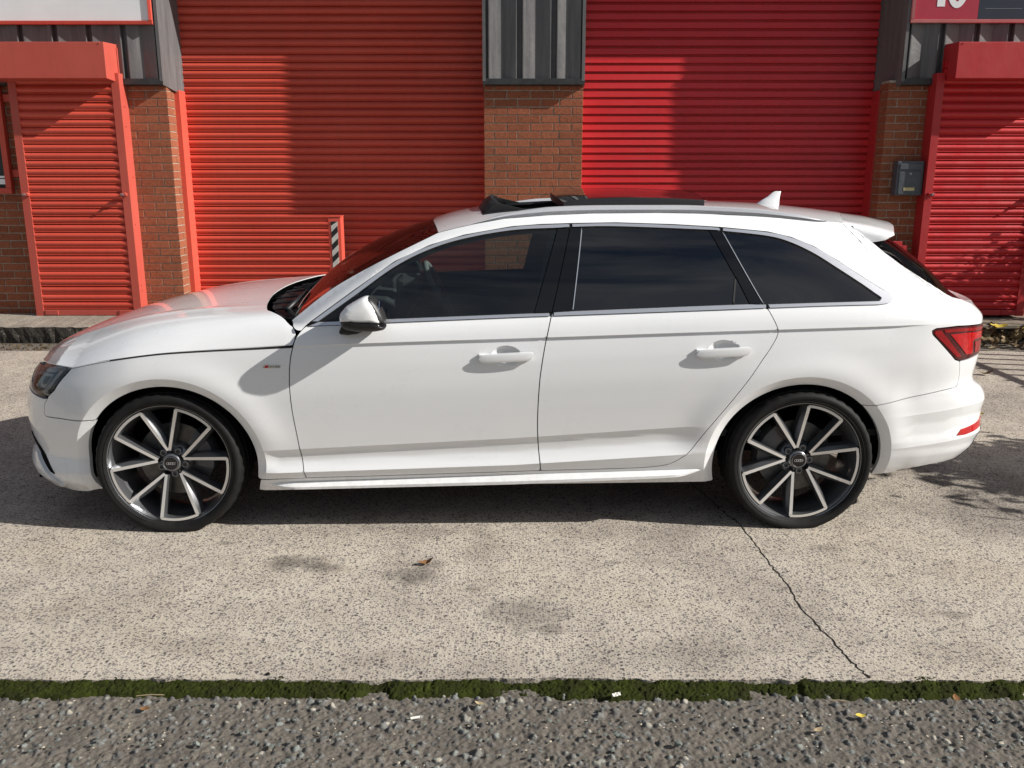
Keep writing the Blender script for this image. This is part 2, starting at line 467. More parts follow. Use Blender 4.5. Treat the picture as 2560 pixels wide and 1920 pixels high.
# moss growing in the joint between slab and road
mx = np.concatenate([np.arange(-7, -1.9, .02), np.arange(-1.9, 1.9, .0032), np.arange(1.9, 7, .02)]); my = np.linspace(2.425, 2.562, 44)
X, Y = np.meshgrid(mx, my, indexing='ij')
lo = 2.488 + .03 * (vnoise(X + 20, X * 0, 4, 8) - .5) + .02 * (vnoise(X + 20, X * 0, 17, 9) - .5)
Z = -.015 + .010 * np.clip((Y - 2.50) / .045, 0, 1) + .007 * (vnoise(X + 9, Y + 9, 70, 10) - .5) + .008 * (vnoise(X + 9, Y + 9, 210, 12) - .5) + .007 * (vnoise(X + 9, Y + 9, 16, 13) - .5)
Z -= np.clip((lo - Y) / .016, 0, 2.0) * .02
Z -= np.clip((vnoise(X + 30, Y * .3, 7, 14) - .66) / .1, 0, 1) * .012
stuff(tag(obj('moss_strip', np_grid_mesh('moss_strip', X, Y, Z), 'moss'), 'long strip of green moss in the joint between concrete and road', 'moss'))
# ------------------------------------------------------------------ building
YP, YS, YC = 8.94, 9.30, 8.872
def brick_mat():
    t = NT('brick'); w = t.wpos(); r = t.rnd()
    c = t.ramp(r, [(0, (.22, .072, .040)), (.35, (.31, .104, .055)), (.7, (.38, .135, .072)), (1, (.33, .098, .058))])
    c = t.mix(.55, c, t.ramp(t.noise(w, 55, 5, .7), [(.3, (.11, .038, .024)), (.55, (.34, .115, .058)), (.8, (.48, .20, .11))]))
    sp = t.ramp(t.noise(t.wpos((1, 1, .45)), 130, 3, .7), [(.33, (.30, .30, .30)), (.42, (1, 1, 1))])
    c = t.mix(.8, c, sp, 'MULTIPLY')
    t.bsdf(c, .9, 0, .2, bump=t.noise(t.wpos((1, 1, .5)), 120, 4, .75), bstr=.9, bdist=.006)
    MATS['brick'] = t.m
    t = NT('mortar'); w = t.wpos()
    t.bsdf(t.ramp(t.noise(w, 30, 5, .7), [(.3, (.27, .235, .19)), (.7, (.50, .44, .36))]), .95, 0, .15, bump=t.noise(w, 180, 3), bstr=.6, bdist=.004)
    MATS['mortar'] = t.m
brick_mat()
def brick_mesh(wd, dp, seed):
    """one brick: chamfered arrises, slightly uneven; origin at front bottom left"""
    rr = random.Random(seed); h = .065; c = .003
    j = lambda: rr.uniform(-.0013, .0013)
    def ring(i, y): return [(i + j(), y, i + j()), (wd - i + j(), y, i + j()), (wd - i + j(), y, h - i + j()), (i + j(), y, h - i + j())]
    vs = ring(c, 0) + ring(0, c) + ring(0, dp)
    fs = [(0, 1, 2, 3), (11, 10, 9, 8)]
    for a in (0, 4):
        for k in range(4): fs.append((a + k, a + 4 + k, a + 4 + (k + 1) % 4, a + (k + 1) % 4))
    me = bpy.data.meshes.new('brick'); me.from_pydata(vs, [], fs)
    bm = bmesh.new(); bm.from_mesh(me); bmesh.ops.recalc_face_normals(bm, faces=bm.faces); bm.to_mesh(me); bm.free()
    me.materials.append(MATS['brick']); return me
BM = {}
def brick(parent, x, y, z, wd, dp=.1025):
    k = (round(wd, 3), round(dp, 3), random.randrange(3))
    if k not in BM: BM[k] = brick_mesh(wd, dp, hash(k) % 999)
    o = bpy.data.objects.new('brick', BM[k]); COL.objects.link(o); o.parent = parent
    o.location = (x + random.uniform(-.0012, .0012), y + random.uniform(-.002, .0015), z); return o
def pier(label, x0, x1, rowA, rowB, z1=2.40, ret=None, z0=.0):
    """rowA/rowB: brick widths along the front; ret: 'l' or 'r' side whose return face shows"""
    root = empty('brick_pier', (x0, YP, 0)); tag(root, label, 'pier', 'brick piers between the shutters')
    W = x1 - x0
    box('mortar_core', 'mortar', root, .006, W - .006, .0065, .195, z0, z1 + .02)
    k = 0; z = z0 + .005
    while z < z1:
        row = rowA if k % 2 == 0 else rowB
        x = 0
        for i, wd in enumerate(row):
            corner = (ret == 'r' and i == len(row) - 1) or (ret == 'l' and i == 0)
            long_ = corner and k % 2 == 1
            brick(root, x, 0, z, wd - .010 if x + wd < W - .02 else W - x, .20 if long_ else .1025)
            if corner and not long_:
                bx = 0 if ret == 'l' else W - .1025
                brick(root, bx, .1125, z, .1025, .0875)
            x += wd
        z += .075; k += 1
    return root
S_, T_, H_ = .225, .178, .103
pier('brown brick pier between the two large red shutters', -.270, .683, [S_, S_, S_, T_, H_ - .003], [H_, S_, S_, T_, .222])
pier('brick pier between orange red door shutter and large left shutter', -3.735, -3.310, [S_, .200], [H_, S_, .097], ret='r')
pier('brick pier with the grey mailbox beside the right door', 3.607, 4.02, [S_, .188], [H_, S_, .085], ret='l')
pier('dark brick wall end at far left beside the red door frame', -5.55, -4.70, [S_, S_, S_, T_ - .003], [H_, S_, S_, S_, .075])
# plain walls further along, too far off to the sides to show single bricks
def far_brick():
    t = NT('brick_far'); w = t.wpos()
    sp_ = t.add('ShaderNodeSeparateXYZ'); t.link(w, sp_.inputs[0]); cb = t.add('ShaderNodeCombineXYZ')
    t.link(sp_.outputs[0], cb.inputs[0]); t.link(sp_.outputs[2], cb.inputs[1])
    b = t.add('ShaderNodeTexBrick'); b.inputs['Scale'].default_value = 1.0; b.inputs['Brick Width'].default_value = .225; b.inputs['Row Height'].default_value = .075
    b.inputs['Mortar Size'].default_value = .005; b.inputs['Color1'].default_value = (.31, .10, .055, 1); b.inputs['Color2'].default_value = (.22, .072, .04, 1); b.inputs['Mortar'].default_value = (.36, .31, .25, 1)
    t.link(cb.outputs[0], b.inputs['Vector'])
    t.bsdf(b.outputs['Color'], .9, 0, .2, bump=t.noise(w, 120, 4, .7), bstr=.5, bdist=.004); MATS['brick_far'] = t.m
far_brick()
for xa, xb, lb in ((-12, -5.56, 'left'), (5.10, 12, 'right')):
    o = tag(box('brick_wall', 'brick_far', None, xa, xb, YP + .002, 9.6, 0, 2.44), 'plain brick wall running on to the %s beyond the door' % lb, 'wall')
struct(box('building_wall', 'mortar', None, -12, 12, 9.62, 9.9, 0, 5.4))
struct(box('building_roof', 'concrete_dark', None, -12, 12, 8.9, 14, 5.4, 5.6))

# ---- roller shutters
def slat_mesh(kind, x0, x1, pitch, th=.004):
    if kind == 'curved':
        pr = [(0, .012), (.0062, .012), (.0066, -.0105), (.0092, -.0145), (.0128, -.0128), (.0165, -.0065)]
        n = 10
        for i in range(n + 1):
            a = i / n; pr.append((.0172 + a * (pitch - .0180), -(.0062 * (1 - a) + .0165 * math.sin(math.pi * a) ** .9 + .003 * a)))
        pr.append((pitch, .012))
    else:
        pr = [(0, .022), (.0165, .022), (.017, -.012), (.019, -.0150), (pitch * .5, -.0115), (pitch * .88, -.0080), (pitch * .955, -.0005), (pitch * .96, .020), (pitch, .020)]
    vs, fs = [], []
    for z, y in pr: vs += [(x0, y, z), (x1, y, z)]
    for i in range(len(pr) - 1): fs.append((2 * i, 2 * i + 1, 2 * i + 3, 2 * i + 2))
    # closed back
    k = len(vs); vs += [(x0, .024, 0), (x1, .024, 0), (x0, .024, pitch), (x1, .024, pitch)]
    fs += [(k, k + 2, k + 3, k + 1)]
    me = bpy.data.meshes.new('slat'); me.from_pydata(vs, [], fs)
    bm = bmesh.new(); bm.from_mesh(me); bmesh.ops.recalc_face_normals(bm, faces=bm.faces)
    for f in bm.faces: f.smooth = True
    for e in bm.edges:
        if len(e.link_faces) == 2 and e.calc_face_angle(0) > math.radians(38): e.smooth = False
    bm.to_mesh(me); bm.free(); return me
def slats(root, kind, x0, x1, y, z0, z1, pitch, mat):
    me = slat_mesh(kind, x0, x1, pitch); me.materials.append(MATS[mat])
    z = z0
    while z < z1 - .001:
        o = bpy.data.objects.new('slat', me); COL.objects.link(o); o.parent = root
        o.location = (0, y + random.uniform(-.0012, .0012), z); z += pitch
    return z
# left large shutter
r = empty('roller_shutter', (0, 0, 0)); tag(r, 'large orange red roller shutter behind the bonnet', 'shutter', 'large roller shutters')
box('bottom_bar', 'red_orange', r, -3.25, -.285, YS - .03, YS + .01, .005, .115)
slats(r, 'curved', -3.262, -.262, YS, .118, 4.0, .0735, 'red_orange')
MB().prism([(-3.318, YS - .165), (-3.262, YS - .165), (-3.256, YS + .05), (-3.318, YS + .05)], 'z', 0, 2.345).build('guide', 'red_trim', r, bevel=.003)
MB().prism([(-.266, YS - .165), (-.278, YS - .165), (-.278, YS + .05), (-.266, YS + .05)], 'z', 0, 2.345).build('guide', 'red_trim', r)
# right large shutter: flat slats, a narrower set lower down
r = empty('roller_shutter', (0, 0, 0)); tag(r, 'large deep red roller shutter with flat slats behind the rear windows', 'shutter', 'large roller shutters')
box('bottom_bar', 'red_deep', r, .70, 3.59, YS - .03, YS + .01, .005, .115)
zz = slats(r, 'flat', .675, 3.60, YS, .118, 2.03, .0737, 'red_deep')
slats(r, 'flat', .675, 3.60, YS, zz, 4.0, .0805, 'red_deep')
MB().prism([(3.596, YS - .17), (3.66, YS - .17), (3.66, YS + .05), (3.590, YS + .05)], 'z', 0, 2.345).build('guide', 'red_trim_deep', r, bevel=.003)
MB().prism([(.679, YS - .165), (.690, YS - .165), (.690, YS + .05), (.679, YS + .05)], 'z', 0, 2.345).build('guide', 'red_trim_deep', r)

# ---- small door shutters with their boxes
def door_shutter(label, x0, x1, mat, trim, hood, side):
    """x0..x1 slat opening; boxed-out frame on the wall"""
    r = empty('door_shutter', ((x0 + x1) / 2, YP, .17)); tag(r, label, 'door', 'door shutters')
    cx = (x0 + x1) / 2; a, b = x0 - cx, x1 - cx
    yf, ys = 8.776 - YP, 8.800 - YP
    me_root = empty  # (locals only)
    slats(r, 'curved', a - .012, b + .012, ys, .065, 2.36, .0757, mat)
    box('bottom_bar', trim, r, a, b, ys - .022, ys + .006, .006, .062, bevel=.003)
    for e in (a + .02, b - .145): box('bottom_bracket', trim, r, e, e + .125, ys - .030, ys - .020, .012, .058, bevel=.002)
    for s, e in ((-1, a), (1, b)):
        lo, hi = (e - .075, e) if s < 0 else (e, e + .075)
        g = MB().prism([(lo, yf), (hi, yf), (hi, ys + .03), (e + .002 * s, ys + .03), (e + .002 * s, .06), (lo if s < 0 else hi, .06)] if s < 0 else
                       [(lo, yf), (hi, yf), (hi, .06), (e + .002, .06), (e + .002, ys + .03), (lo, ys + .03)], 'z', 0, 2.30).build('guide', trim, r, bevel=.003)
        # fixing bolts down the outer flange
        for z in (.25, .30, .9, 1.35, 1.82, 2.0):
            mb = MB(); xx = (lo if s < 0 else hi)
            mb.lathe_y([(0, .0), (0, .008), (.006, .008)], n=8)
            o = mb.build('bolt', trim, r); o.rotation_euler = (0, 0, math.pi / 2 * s); o.location = (xx + .005 * s, yf + .06 + .05 * ((z * 10) % 2 > 1), z)
        # bullet lock at mid height
        k = MB(); k.prism([(-.028, 0), (.028, 0), (.034, .018), (.016, .034), (-.030, .030)], 'y', -.035, 0)
        lk = k.build('lock', trim, r, bevel=.004); lk.location = (e + .022 * s, yf, 1.17)
        lb = MB().lathe_y([(-.062, 0), (-.062, .010), (-.03, .012), (-.03, .0)], n=14).build('barrel', 'zinc', lk, smooth=True, angle=40)
        lb.location = (-.004, 0, .016)
    # hood box with folded ends
    h0, h1 = hood[0] - cx, hood[1] - cx
    y0 = 8.605 - YP
    hz0, hz1 = 2.235, 2.552
    pr = [(.0, hz0 - .012), (ys - .02, hz0 - .012), (y0, hz0), (y0, hz1), (.0, hz1 + .015)]
    hb = MB().prism(pr, 'x', h0, h1).build('hood', mat if trim == 'x' else trim, r, bevel=.004)
    e = h1 if side > 0 else h0
    MB().prism([(.0, hz0 - .02), (-.075, hz0 - .02), (-.08, hz1 - .02), (.0, hz1 - .02)], 'x', e + .002 * side, e + .008 * side).build('end_flange', trim, hb, bevel=.001)
    for zz in (hz1 - .012,):
        o = MB().lathe_y([(-.004, 0), (-.004, .006), (0, .007)], n=8).build('screw', trim, hb); o.location = (e - .04 * side, y0 - .001, zz)
    return r
door_shutter('faded red door shutter with box hood left of the car', -4.665, -3.765, 'red_orange', 'red_hood', (-4.90, -3.725), 1)
dr = door_shutter('bright red door shutter behind the tail lamp with tree shadow', 4.062, 5.02, 'red_deep', 'red_trim_deep', (4.075, 5.35), -1)
# bright side wall of the left door frame
# ---- profiled black cladding
def clad_mat():
    t = NT('cladding'); w = t.wpos()
    c = t.ramp(t.noise(t.wpos((9, 9, .7)), 2.0, 5, .65), [(.3, (.085, .084, .086)), (.6, (.145, .142, .142)), (.85, (.21, .206, .20))])
    r = t.ramp(t.noise(w, 22, 5, .7), [(.3, (.30, .30, .30)), (.7, (.55, .55, .55))])
    t.bsdf(c, r, 0, .5, bump=t.noise(w, 16, 4, .6), bstr=.12, bdist=.02); MATS['cladding'] = t.m
    simple('flashing', (.035, .036, .038), .40, var=.35, vscale=16)
clad_mat()
PITCH = .322
def clad_panel(parent, x0, x1, z0, z1, y):
    """one pan: shallow V between two deep ribs"""
    w = x1 - x0; m = (x0 + x1) / 2; g = .022
    pr = [(x0, y + .055), (x0 + g, y + .055), (x0 + g + .006, y), (x0 + g + .014, y), (m, y + .034), (x1 - g - .014, y), (x1 - g - .006, y), (x1 - g, y + .055), (x1, y + .055)]
    vs = []
    for z in (z0, z1): vs += [(x, yy, z) for x, yy in pr]
    n = len(pr)
    return MB().add(vs, [(i, i + 1, i + 1 + n, i + n) for i in range(n - 1)]).build('panel', 'cladding', parent)
def cladding(label, x0, x1, z0=2.425, z1=5.4, start=None, ends='', inward=.0):
    r = empty('cladding', ((x0 + x1) / 2, YC, z0)); tag(r, label, 'cladding', 'black profiled cladding over the piers')
    cx = (x0 + x1) / 2
    x = (start if start is not None else x0 + .02); first = True
    if start is None: x = x0 + .02
    while x < x1 - .03:
        e = min(x + PITCH, x1 - .015)
        if e - x > .08: clad_panel(r, x - cx, e - cx, 0, z1 - z0, 0)
        x += PITCH
    # drip flashing along the bottom, corner trims, backing
    MB().prism([(-.006, -.050), (.006, -.052), (.075, -.062), (.075, .004), (-.006, .004)], 'x', x0 - cx, x1 - cx).build('flashing', 'flashing', r, bevel=.002)
    box('backing', 'flashing', r, x0 - cx + .01, x1 - cx - .01, .06, .075, -.05, z1 - z0)
    for s in ends:
        e = x0 - cx if s == 'l' else x1 - cx; k = 1 if s == 'l' else -1
        MB().prism([(e, -.008), (e + .030 * k, -.008), (e + .030 * k, -.004), (e + .004 * k, -.004), (e + .004 * k, .03), (e, .03)], 'z', -.02, z1 - z0).build('corner_trim', 'cladding', r)
        # sheet on the side return into the shutter recess
        d_ = YS - YC + .02; q = e - inward * k
        MB().add([(e, -.006, -.052), (e, -.006, z1 - z0), (q, d_, -.13), (q, d_, z1 - z0), (e + .02 * k, .0, -.052), (e + .02 * k, .0, z1 - z0), (q + .02 * k, d_, -.13), (q + .02 * k, d_, z1 - z0)], [(0, 1, 3, 2), (4, 6, 7, 5), (0, 2, 6, 4), (2, 3, 7, 6)]).build('return_sheet', 'cladding', r)
    return r
cladding('black ribbed cladding above the central brick pier', -.278, .690, start=-.250, ends='lr')
cladding('black ribbed cladding above the left pier and door hood', -8.0, -3.310, start=-3.325 - PITCH * 14, ends='r', inward=.052)
cladding('black ribbed cladding above the right pier under the number sign', 3.690, 8.0, start=3.715, ends='l', inward=.090)
for x0, x1, lb in ((-3.305, -.283, 'left'), (.695, 3.66, 'right')):
    r = cladding('black ribbed fascia high over the large %s shutter' % lb, x0, x1, z0=3.98)
    box('soffit', 'flashing', r, x0 - (x0 + x1) / 2, (x1 - x0) / 2, .0, .44, -.075, -.055)

# ---- signs
def frame_sign(label, x0, x1, z0, z1, y, fmat, panels):
    r = empty('shop_sign', ((x0 + x1) / 2, y, z0)); tag(r, label, 'sign')
    cx = (x0 + x1) / 2; a, b, h = x0 - cx, x1 - cx, z1 - z0
    w = .035
    for nm, bb in (('frame', (a, b, 0, w)), ('frame', (a, b, h - w, h))):
        MB().prism([(0, bb[2]), (-.018, bb[2] + .004), (-.022, bb[3] - .006), (0, bb[3])], 'x', a, b).build('frame_rail', fmat, r)
    for e, s in ((a, 1), (b, -1)):
        MB().prism([(e, 0), (e + .004 * s, -.018), (e + (w - .006) * s, -.022), (e + w * s, 0)], 'z', .0 + w, h - w).build('frame_rail', fmat, r)
    box('box', 'flashing', r, a, b, .0005, .015, 0, h)
    for (p, q, m) in panels: box('face', m, r, p - cx, q - cx, -.006, -.0005, w, h - w)
    return r
frame_sign('blank white sign board in red frame above the left door', -8.0, -3.352, 2.905, 3.75, YC - .016, 'red_trim', [(-7.96, -3.388, 'white_sign')])
sg = frame_sign('red and navy number sign above the right door', 3.715, 8.0, 2.918, 3.75, YC - .016, 'pink_trim', [(3.752, 4.336, 'crimson_sign'), (4.338, 7.96, 'navy_sign')])
cx = (3.715 + 8.0) / 2
def glyph_one(x, z, h, w):
    return MB().prism([(x, z), (x + w, z), (x + w, z + h), (x + w * .35, z + h), (x - w * .75, z + h - w * .8), (x - w * .75, z + h - w * 1.6), (x, z + h - w * 1.15)], 'y', -.0085, -.006)
glyph_one(3.948 - cx, 3.062 - 2.918, .36, .072).build('digit', 'white_sign', sg)
G = []
for i in range(49):
    a = 2 * math.pi * i / 48
    c0, s0 = math.cos(a), math.sin(a)
    G.append([(4.131 - cx + .098 * c0, -.0085, .3115 + .181 * s0 * (1)), (4.131 - cx + .038 * c0, -.0085, .3115 + .124 * s0)])
G = np.array(G); MB().grid(G).build('digit', 'white_sign', sg)
o = MB().box(4.40 - cx, 4.74 - cx, -.0075, -.006, .125, .128).build('line_mark', 'zinc', sg)

# ---- thresholds
r = tag(empty('door_step', (-4.4, 8.6, 0)), 'rough concrete door step under the left door shutter', 'step')
sb = MB(); xs = np.linspace(-2.2, 1.25, 70)
top = [(x, -.35 + random.uniform(-.006, .006), .148 + random.uniform(-.003, .003)) for x in xs]
bot = [(x, -.33 + random.uniform(-.008, .008), -.03) for x in xs]
mid = [(x, -.345 + random.uniform(-.012, .008), .06) for x in xs]
bk = [(x, .30, .178) for x in xs]; n = len(xs)
sb.add(bk + top, [(i, i + 1, n + i + 1, n + i) for i in range(n - 1)])
sb.build('tread', 'concrete_step', r)
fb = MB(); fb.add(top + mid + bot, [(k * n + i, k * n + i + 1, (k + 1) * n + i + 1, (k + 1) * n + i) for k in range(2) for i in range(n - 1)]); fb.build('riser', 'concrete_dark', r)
r = tag(empty('door_step', (4.85, 8.7, 0)), 'ribbed timber door step behind the tail lamp', 'step')
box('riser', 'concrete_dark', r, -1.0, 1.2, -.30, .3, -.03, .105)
simple('tread_wood', (.20, .165, .125), .75, var=.3, vscale=18)
for i in range(6): box('tread_board', 'tread_wood', r, -1.0, 1.2, -.32 + i * .10, -.32 + i * .10 + .086, .108, .148, bevel=.008)

# ---- mailbox
r = tag(empty('mailbox', (3.848, 8.93, 1.345)), 'small grey metal mailbox on the right brick pier', 'mailbox')
MB().prism([(-.13, 0), (.13, 0), (.13, .30), (.13, .325), (-.13, .325)], 'y', -.105, .0).build('case', 'mailbox_grey', r, bevel=.006)
box('door', 'mailbox_grey', r, -.105, .105, -.113, -.106, .012, .225, bevel=.002)
MB().prism([(-.108, .245), (.108, .245), (.108, .30), (-.108, .30)], 'y', -.118, -.106).build('flap', 'mailbox_grey', r, bevel=.004)
box('name_plate', 'brass', r, -.055, .05, -.1155, -.1135, .045, .075)
MB().lathe_y([(-.119, 0), (-.119, .011), (-.113, .012)], (0, 0, .205), n=16).build('lock', 'zinc', r)

# ---- striped security post before the left shutter
r = tag(empty('security_post', (-1.746, 8.87, 0)), 'red steel post with black and white stripes before the left shutter', 'post')
MB().prism([(-.062, 0), (.062, 0), (.062, .15), (-.062, .15)], 'z', 0, 1.135).build('column', 'red_trim', r, bevel=.004)
box('top_cap', 'red_trim', r, -.068, .066, -.006, .156, 1.136, 1.146, bevel=.002)
box('face_plate', 'stripe_white', r, -.034, .030, -.004, -.001, .10, 1.095)
z = -.046
while z < 1.09:
    pl = [(-.034, z), (.030, z + .062), (.030, z + .122), (-.034, z + .06)]
    pl = [(a, min(max(b, .10), 1.095)) for a, b in pl]
    if pl[2][1] - pl[0][1] > .02: MB().prism(pl, 'y', -.0055, -.004).build('stripe', 'stripe_black', r)
    z += .122
# its plain twin by the right pier
r = tag(empty('security_post', (3.78, 8.80, 0)), 'plain red post showing behind the rear window', 'post')
MB().prism([(-.05, 0), (.05, 0), (.05, .10), (-.05, .10)], 'z', 0, .905).build('column', 'red_trim_deep', r, bevel=.004)
MB().prism([(.052, 0), (.105, 0), (.105, .10), (.052, .10)], 'z', .0, .865).build('hinge_plate', 'red_trim_deep', r, bevel=.004)
# ---- window at the very left edge
r = tag(empty('wall_window', (-5.30, YP, 1.36)), 'window corner in a red frame at the left edge', 'window')
for a in ((-.4, .42, 0, .055), (-.4, .42, 1.0, 1.055)): box('frame_rail', 'red_orange', r, a[0], a[1], -.07, -.006, a[2], a[3], bevel=.004)
for a in (-.4, .365): box('frame_post', 'red_orange', r, a, a + .055, -.069, -.007, .056, .999, bevel=.004)
box('pane', 'window_dark', r, -.345, .365, -.03, -.02, .055, 1.0)
for z in (.09, .15): box('blind_strip', 'white_sign', r, -.34, .36, -.05, -.035, z, z + (.05 if z < .1 else .02))
for z in (.16, .86): box('bracket', 'red_orange', r, .425, .50, -.03, -.006, z, z + .07, bevel=.003)
# ------------------------------------------------------------------ car body: side surface (arc length u, height z) -> car space
def pchip(xs,ys):
    xs=np.array(xs,float);ys=np.array(ys,float);h=np.diff(xs);d=np.diff(ys)/h;m=np.zeros(len(xs))
    for i in range(1,len(xs)-1):
        if d[i-1]*d[i]>0:
            w1=2*h[i]+h[i-1];w2=h[i]+2*h[i-1];m[i]=(w1+w2)/(w1/d[i-1]+w2/d[i])
    m[0]=d[0];m[-1]=d[-1]
    def F(x):
        x=np.asarray(x,float);i=np.clip(np.searchsorted(xs,x)-1,0,len(h)-1);t=(x-xs[i])/h[i]
        lo=t<0;hi=t>1;tc=np.clip(t,0,1)
        y=ys[i]*(1+2*tc)*(1-tc)**2+h[i]*m[i]*tc*(1-tc)**2+ys[i+1]*tc*tc*(3-2*tc)+h[i]*m[i+1]*tc*tc*(tc-1)
        return y+np.where(lo,m[i]*t*h[i],0)+np.where(hi,m[i+1]*(t-1)*h[i],0)
    return F
def sstep(a,b,x): 
    t=np.clip((x-a)/(b-a),0,1); return t*t*(3-2*t)
# plan outline (x,w) nose->tail, resampled by arc length
PL=np.array([(-.885,0),(-.868,.25),(-.818,.45),(-.732,.63),(-.62,.763),(-.455,.852),(-.23,.900),(0,.913),(.5,.920),(1.0,.921),(1.5,.921),(2.0,.921),(2.5,.918),(2.9,.908),(3.2,.893),(3.42,.868),(3.60,.815),(3.735,.71),(3.80,.52),(3.83,.26),(3.84,0)])
def cr(P,n=24):
    P=np.vstack([2*P[0]-P[1],P,2*P[-1]-P[-2]]);o=[]
    for i in range(1,len(P)-2):
        a,b,c,d=P[i-1:i+3]
        for t in np.linspace(0,1,n,endpoint=False):
            o.append(.5*((2*b)+(c-a)*t+(2*a-5*b+4*c-d)*t*t+(3*b-a-3*c+d)*t**3))
    o.append(P[-2]);return np.array(o)
_pl=cr(PL);_s=np.concatenate([[0],np.cumsum(np.hypot(*np.diff(_pl,axis=0).T))])
_s=_s-np.interp(1.5,_pl[:,0],_s)+1.5
UMIN,UMAX=_s[0],_s[-1]
def plan(u): return np.interp(u,_s,_pl[:,0]),np.interp(u,_s,_pl[:,1])
Lin=lambda p:(lambda x:np.interp(x,[a for a,b in p],[b for a,b in p]))
zb=Lin([(-.5,.175),(.39,.187),(2.42,.217),(3.2,.25),(3.8,.28)])
zd=Lin([(-.5,.225),(.609,.247),(1.528,.271),(2.177,.293),(3.5,.33)])
ze=Lin([(-.5,.25),(.434,.275),(1.528,.309),(2.379,.359),(3.5,.40)])
zc=Lin([(-.5,.34),(.517,.383),(1.528,.432),(2.29,.481),(3.5,.54)])
zs=pchip([-.9,-.55,-.369,-.227,-.027,.173,.427,.583,.859,1.528,2.633,3.346,3.9],[.64,.712,.756,.784,.811,.826,.838,.845,.857,.877,.910,.925,.935])
zl=Lin([(-.9,.74),(-.2,.87),(.637,.932),(.982,.946),(1.528,.968),(2.636,1.007),(3.119,1.021),(3.8,1.035)])
# chrome outer line and roof edge line (x -> z)
zch=pchip([.3,.62,.837,1.014,1.169,1.33,1.531,1.792,2.0,2.251,2.50,2.673,2.80,2.968,3.187,3.45],[.70,.925,1.077,1.196,1.267,1.312,1.345,1.358,1.358,1.352,1.337,1.318,1.285,1.199,1.068,.90])
seg=[pchip([0,.5,1,2],[.055,.042,.028,.010]),pchip([2,2.3,2.5,2.75,3],[.010,.026,.032,.029,.0155]),pchip([3,3.15,3.35,3.55,3.75,3.9,4.0],[.0155,.010,.0035,0,.0035,.0105,.0175]),pchip([4,4.06],[.0175,.0095]),pchip([4.06,4.35,4.7,5],[.0095,.0165,.0295,.047]),pchip([5,5.4,5.7,6,7],[.047,.115,.175,.250,.52])]
seg2=[pchip([0,.5,1,2],[.055,.04,.028,.018]),pchip([2,3],[.018,.0155]),seg[2],seg[3],seg[4],seg[5]]
seg3=[seg2[0],seg2[1],pchip([3,3.15,3.35,3.55,3.75,4],[.0155,.010,.0035,0,.003,.0095]),pchip([4,4.06],[.0095,.0105]),pchip([4.06,4.35,4.7,5],[.0105,.0175,.030,.047]),seg[5]]
def prof(sg,t): return np.select([t<2,t<3,t<4,t<4.06,t<5],[sg[0](t),sg[1](t),sg[2](t),sg[3](t),sg[4](t)],sg[5](t))
def tz(x,z):
    k=[zb(x),zd(x),ze(x),zc(x),zs(x),zl(x),1.36+0*x]
    t=np.where(z<k[0],(z-k[0])/(k[1]-k[0]),0)
    for i in range(6):
        m=(z>=k[i])
        t=np.where(m,i+(z-k[i])/(k[i+1]-k[i]),t)
    return t
def arch(x,z,cx,cz=.312): return np.sqrt(((x-cx)/.385)**2+((z-cz)/.358)**2)
AF,AR=.007,2.818
tailz=pchip([.2,.28,.34,.42,.50,.56,.605,.635,.67,.76,.88,.93,.98,1.04,1.10,1.2,1.3,1.40],[.14,.03,.005,-.01,-.012,-.008,.015,.06,.075,.07,.065,.06,.075,.125,.20,.33,.455,.60])
nosez=pchip([.15,.2,.27,.35,.42,.50,.57,.65,.72,.78,.86,1.0],[.07,.035,.012,-.002,-.008,0,.014,.045,.11,.17,.26,.5])
def wside(x,z):
    t=tz(x,z)
    a=sstep(.38,.5,x)*(1-sstep(2.2,2.45,x))
    o=a*prof(seg,t)+(1-a)*prof(seg2,t)
    b=sstep(3.15,3.40,x)+(1-sstep(-.55,-.40,x)); b=np.clip(b,0,1)
    o=(1-b)*o+b*prof(seg3,t)
    # fade the shoulder undercut step at the very nose
    for cx in (AF,AR):
        r=arch(x,z,cx)
        o=o-.012*np.exp(-((r-1.15)/.22)**2)*sstep(.30,.5,z)+.02*np.clip((1.11-r)/.11,0,1.3)
    # greenhouse: above the window line bend inwards
    s=np.clip((z-zch(x)),0,.3)
    E=np.interp(x,[.5,.8,1.2,1.6,2.5,2.75,3.0],[1.15,1.15,1.05,1.1,.9,.35,.1])
    g=s*E*(.45+np.clip(s/.05,0,1)*.55)
    o=o+np.where(x>.45,g,0)*np.clip((z-zl(x)+.008)/.016,0,1)
    # rear greenhouse taper
    o=o+.10*np.clip(z-.95,0,.5)/.4*np.clip(x-2.5,0,2)**1.5
    o=o-.035*(1-sstep(-.5,-.25,x))*np.clip((.32-z)/.1,0,1)-.02*sstep(3.1,3.4,x)*np.clip((.36-z)/.1,0,1)
    wq=sstep(3.20,3.34,x)
    zq1=np.interp(x,[3.2,3.6,3.8],[.508,.545,.552]); zq2=np.interp(x,[3.2,3.6,3.8],[.357,.392,.402])
    o=o+wq*(.009*np.clip((z-zq1)/.07,0,1)*(1-sstep(.60,.80,z))+.010*np.clip((zq1-z)/.05,0,1)-.012*np.clip((zq2+.05-z)/.05,0,1)+.016*np.clip((zq2-z)/.10,0,1.2))
    for hx,hz in ((1.503,.806),(2.443,.828)):
        q=((x-hx)/.066)**2+((z-hz)/.045)**2
        o=o+.026*np.clip(1-q,0,1)**.8
    return o
def xpre(u,z):
    bx,bw=plan(np.asarray(u,float))
    rf=np.clip((.1-bx)/.985,0,1)**1.6; rr=np.clip((bx-2.4)/1.44,0,1.2)**1.6
    return bx+nosez(z)*rf-tailz(z)*rr
